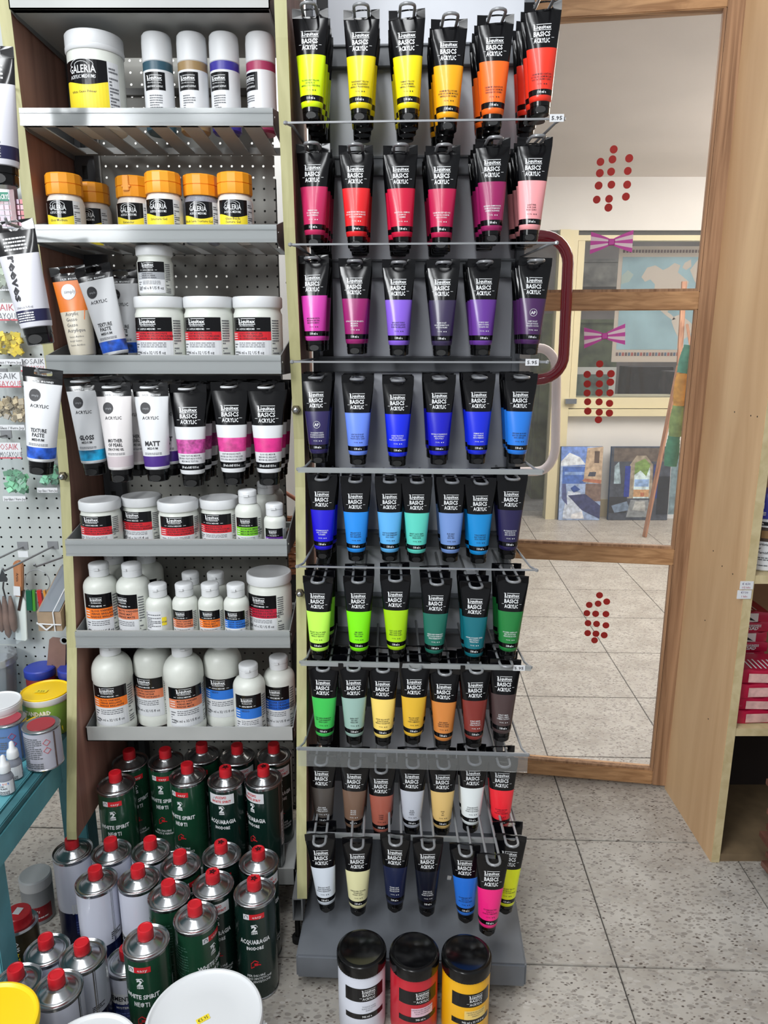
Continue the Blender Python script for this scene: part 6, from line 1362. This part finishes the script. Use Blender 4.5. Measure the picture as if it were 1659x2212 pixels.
solvent(488, 1683, 'acqua', 'dark green stickered can with ink mark on its cap, centre right of the deck', -6, S7, mark=True, sticker=True, grp=SG)
solvent(570, 1681, 'acqua', 'dark green stickered can at the front right corner of the deck', -34, S7, mark=True, sticker=True, grp=SG)
FG = 'solvent cans on the floor before the unit'
solvent(157, 1837, 'blue', 'white and navy can nearest the left panel in the back floor row', 70, grp=FG)
solvent(241.4, 1839.6, 'blue', 'white and navy can second from the left in the back floor row', 30, grp=FG)
solvent(324, 1841.6, 'blue', 'white and navy can third from the left in the back floor row', 30, grp=FG)
solvent(390, 1868, 'spirit', 'green can wedged between the white ones and the marked ones', 50, grp=FG)
solvent(478.5, 1846, 'acqua', 'dark green can with star-marked cap in the back floor row', 10, mark=True, grp=FG)
solvent(559, 1861, 'acqua', 'dark green stickered can at the right end of the back floor row', 36, mark=True, sticker=True, grp=FG)
solvent(208, 1903, 'blue', 'white can with blue paper label, left of the middle floor pair', -34, grp=FG)
solvent(296, 1905, 'blue', 'white can with blue paper label, right of the middle floor pair', -26, grp=FG)
solvent(365, 1934, 'spirit', 'green can turned to its text side, centre of the floor group', 90, grp=FG)
solvent(460.6, 1911, 'acqua', 'dark green stickered can with marked cap behind the right front one', 16, mark=True, sticker=True, grp=FG)
solvent(549.7, 1926, 'acqua', 'dark acquaragia can standing alone at the right front with marked cap', 6, mark=True, grp=FG)
solvent(422.4, 1981, 'spirit', 'green can with hazard label side forward, left of the lone right can', 60, grp=FG)
solvent(316, 2033, 'spirit', 'foremost green white spirit can above the white bucket lid', -4, grp=FG)
solvent(101.4, 2052, 'blue', 'low white can by the table leg in the front floor rows', 60, h=.15, grp=FG)
solvent(186, 2060, 'blue', 'white can with TREMENTINA lettering, left of the foremost green can', -50, h=.185, grp=FG)
solvent(275, 2067, 'blue', 'low white can hidden behind the foremost green can', -2, h=.11, grp=FG)
solvent(125, 2135, 'blue', 'white can in the very front above the white bucket lid', -20, h=.20, grp=FG)
solvent(37, 2120, 'blue', 'white can half covered by the yellow bucket lid', 60, h=.17, grp=FG)
RR = RCN * 2 + .0034
bk = [(-.300, .977, .096 * 1.07), (-.469, .906, .081), (-.632, .916, .083)]
for it in range(400):
    mv = 0
    for i in range(len(CANS)):
        a, da = CANS[i]
        for j in range(i + 1, len(CANS)):
            b, db = CANS[j]
            if da != db: continue
            dx, dy = b.location.x - a.location.x, b.location.y - a.location.y; d = math.hypot(dx, dy)
            if d < RR:
                k = (RR - d) / 2 / d; a.location.x -= dx * k; a.location.y -= dy * k; b.location.x += dx * k; b.location.y += dy * k; mv += 1
        x, y = a.location.x, a.location.y
        if da: a.location.x = min(max(x, -.6045), -.245); a.location.y = min(max(y, 1.3995 + RR / 2), 1.57)
        else:
            a.location.y = min(y, 1.392 - RR / 2 - .001)
            if y > 1.10 and y < 1.19 and a.location.x < -.707 + RR / 2: a.location.x = max(a.location.x, -.707 + RR / 2)
            for bx, by, br in bk:
                dx, dy = a.location.x - bx, a.location.y - by; d = math.hypot(dx, dy)
                if d < br + RR / 2: k = (br + RR / 2 - d) / d; a.location.x += dx * k; a.location.y += dy * k; mv += 1
    if not mv: break
# jar with white lid and round varnish tin under the table
p = P(76, 1893, 1.41)
t = thing('plastic_jar', 'translucent jar with white screw lid and red label under the table', 'jar', (p.x, 1.41, 0))
obj('body', MB().lathe([(.030, 0), (.033, .003), (.034, .085), (.030, .092)], 32), mat('dull_jar', (140, 142, 144), .35), t); obj('lid', MB().lathe([(.0335, .088), (.0345, .09), (.0345, .112), (.032, .115), (0, .115)], 48), m_white, t)
g = cylfn(.0338); mb = MB(); mb.patch(g, -.03, .045, .012, .05, 0, nu=12); mb.text(g, '57g', .012, .036, .006, 1, bold=0); mb.lines(g, -.01, .035, .020, .026, 1, 1, seed=2); obj('label', mb, [mat('dark_red_label', (140, 26, 36), .4), m_wtext], t, smooth=False)
p = P(47, 1950, 1.27)
t = thing('varnish_tin', 'brown varnish tin with red lid reading LIQUID GLASS beside the table leg', 'tin', (p.x, 1.25, 0), (0, 0, R(-6)))
r = .036
obj('body', MB().lathe([(r - .001, 0), (r + .001, .002), (r, .006), (r, .130), (r + .001, .132), (r - .002, .136), (r - .008, .134)], 36, ms=[1, 1, 0, 1, 1, 1]), [mat('tin_brown', (74, 62, 40), .3, noise=.3, nscale=26, coat=.3), m_steel], t)
obj('lid', MB().lathe([(.026, .132), (.0265, .134), (.026, .156), (.024, .158), (0, .158)], 40, rib=.0006, ribseg=(1, 2)), m_redcap, t)
g = cylfn(r); mb = MB(); mb.text(g, 'LIQUID', 0, .105, .0095, 0, w=.036, bold=.04); mb.text(g, 'GLASS', .002, .093, .0095, 0, w=.034, bold=.04); mb.text(g, 'PROTECT', 0, .080, .0075, 1, w=.034, bold=.02); mb.text(g, 'VARNISH', 0, .070, .0075, 1, w=.034, bold=.02); mb.lines(g, -.02, .024, .050, .064, 3, 0, seed=5, fill=.4)
obj('label', mb, [m_wtext, m_yellowp], t, smooth=False)
q = MB().box(-.006, .008, -.008, .010, .1585, .159); obj('price_sticker', q, m_wlabel, t, smooth=False)

# buckets in front
def bucket(x, y, r, h, lidm, label, sticker=None, handle=False):
    t = thing('bucket', label, 'bucket', (x, y, 0), group='lidded buckets in the foreground')
    obj('body', MB().lathe([(r * .84, 0), (r * .86, .003), (r * .95, h - .02), (r * .96, h - .012)], 56), m_white, t)
    obj('lid', MB().lathe([(r * .95, h - .016), (r * 1.0, h - .015), (r * 1.01, h - .004), (r * .99, h - .0005), (r * .955, h), (r * .93, h - .002), (r * .90, h - .004), (r * .5, h - .0045), (0, h - .004)], 72), lidm, t)
    if handle: obj('handle_lug', MB().box(r * .92, r * 1.07, -.012, .012, h - .05, h - .018), m_white, t, smooth=False, bevel=.004)
    if sticker:
        q = MB(); g = planefn(Vector((sticker[0], sticker[1], h - .0038)), Vector((math.cos(.6), math.sin(.6), 0)), Vector((-math.sin(.6), math.cos(.6), 0)), Vector((0, 0, 1)))
        q.patch(g, -.011, .011, -.005, .005, 0, nu=1, off=.0006); q.text(g, '\u20ac5,95', 0, -.003, .006, 1, w=.017, off=.001, bold=.0); obj('price_sticker', q, [m_yellowp, m_dtext], t, smooth=False)
bucket(-.300, .977, .096, .20, m_white, 'white bucket with white lid and small yellow price sticker, front centre left', (-.002, -.002), True)
bucket(-.469, .906, .080, .20, m_white, 'plain white lidded bucket cut by the lower frame edge')
bucket(-.632, .916, .082, .25, m_ylid, 'bucket with a bright yellow lid in the lower left corner')

# wicker basket behind, seen in the slit
p = P(618, 1190, 1.86)
t = thing('wicker_basket', 'brown wicker basket glimpsed through the slit beside the right panel', 'basket', (p.x - .0, 1.90, p.z - .06))
mb = MB()
for k in range(14):
    z = k * .010; ring = [((.055 + .002 * (k % 2)) * math.cos(a), (.055 + .002 * (k % 2)) * math.sin(a), z + .002 * math.sin(a * 9 + k * math.pi)) for a in [2 * math.pi * i / 36 for i in range(36)]]; mb.sweep(ring, .005, 5, closed=True)
obj('weave', mb, mat('wicker', (166, 112, 76), .6, noise=.2, nscale=80), t)
obj('handle', MB().sweep([(-.05, 0, .13), (-.03, 0, .19), (0, 0, .21), (.03, 0, .19), (.05, 0, .13)], .006, 8), mat('handle_tan', (182, 118, 92), .6), t)
obj('floor_stand', MB().lathe([(.04, -(p.z - .06)), (.04, -.003)], 16), m_blackm, t)
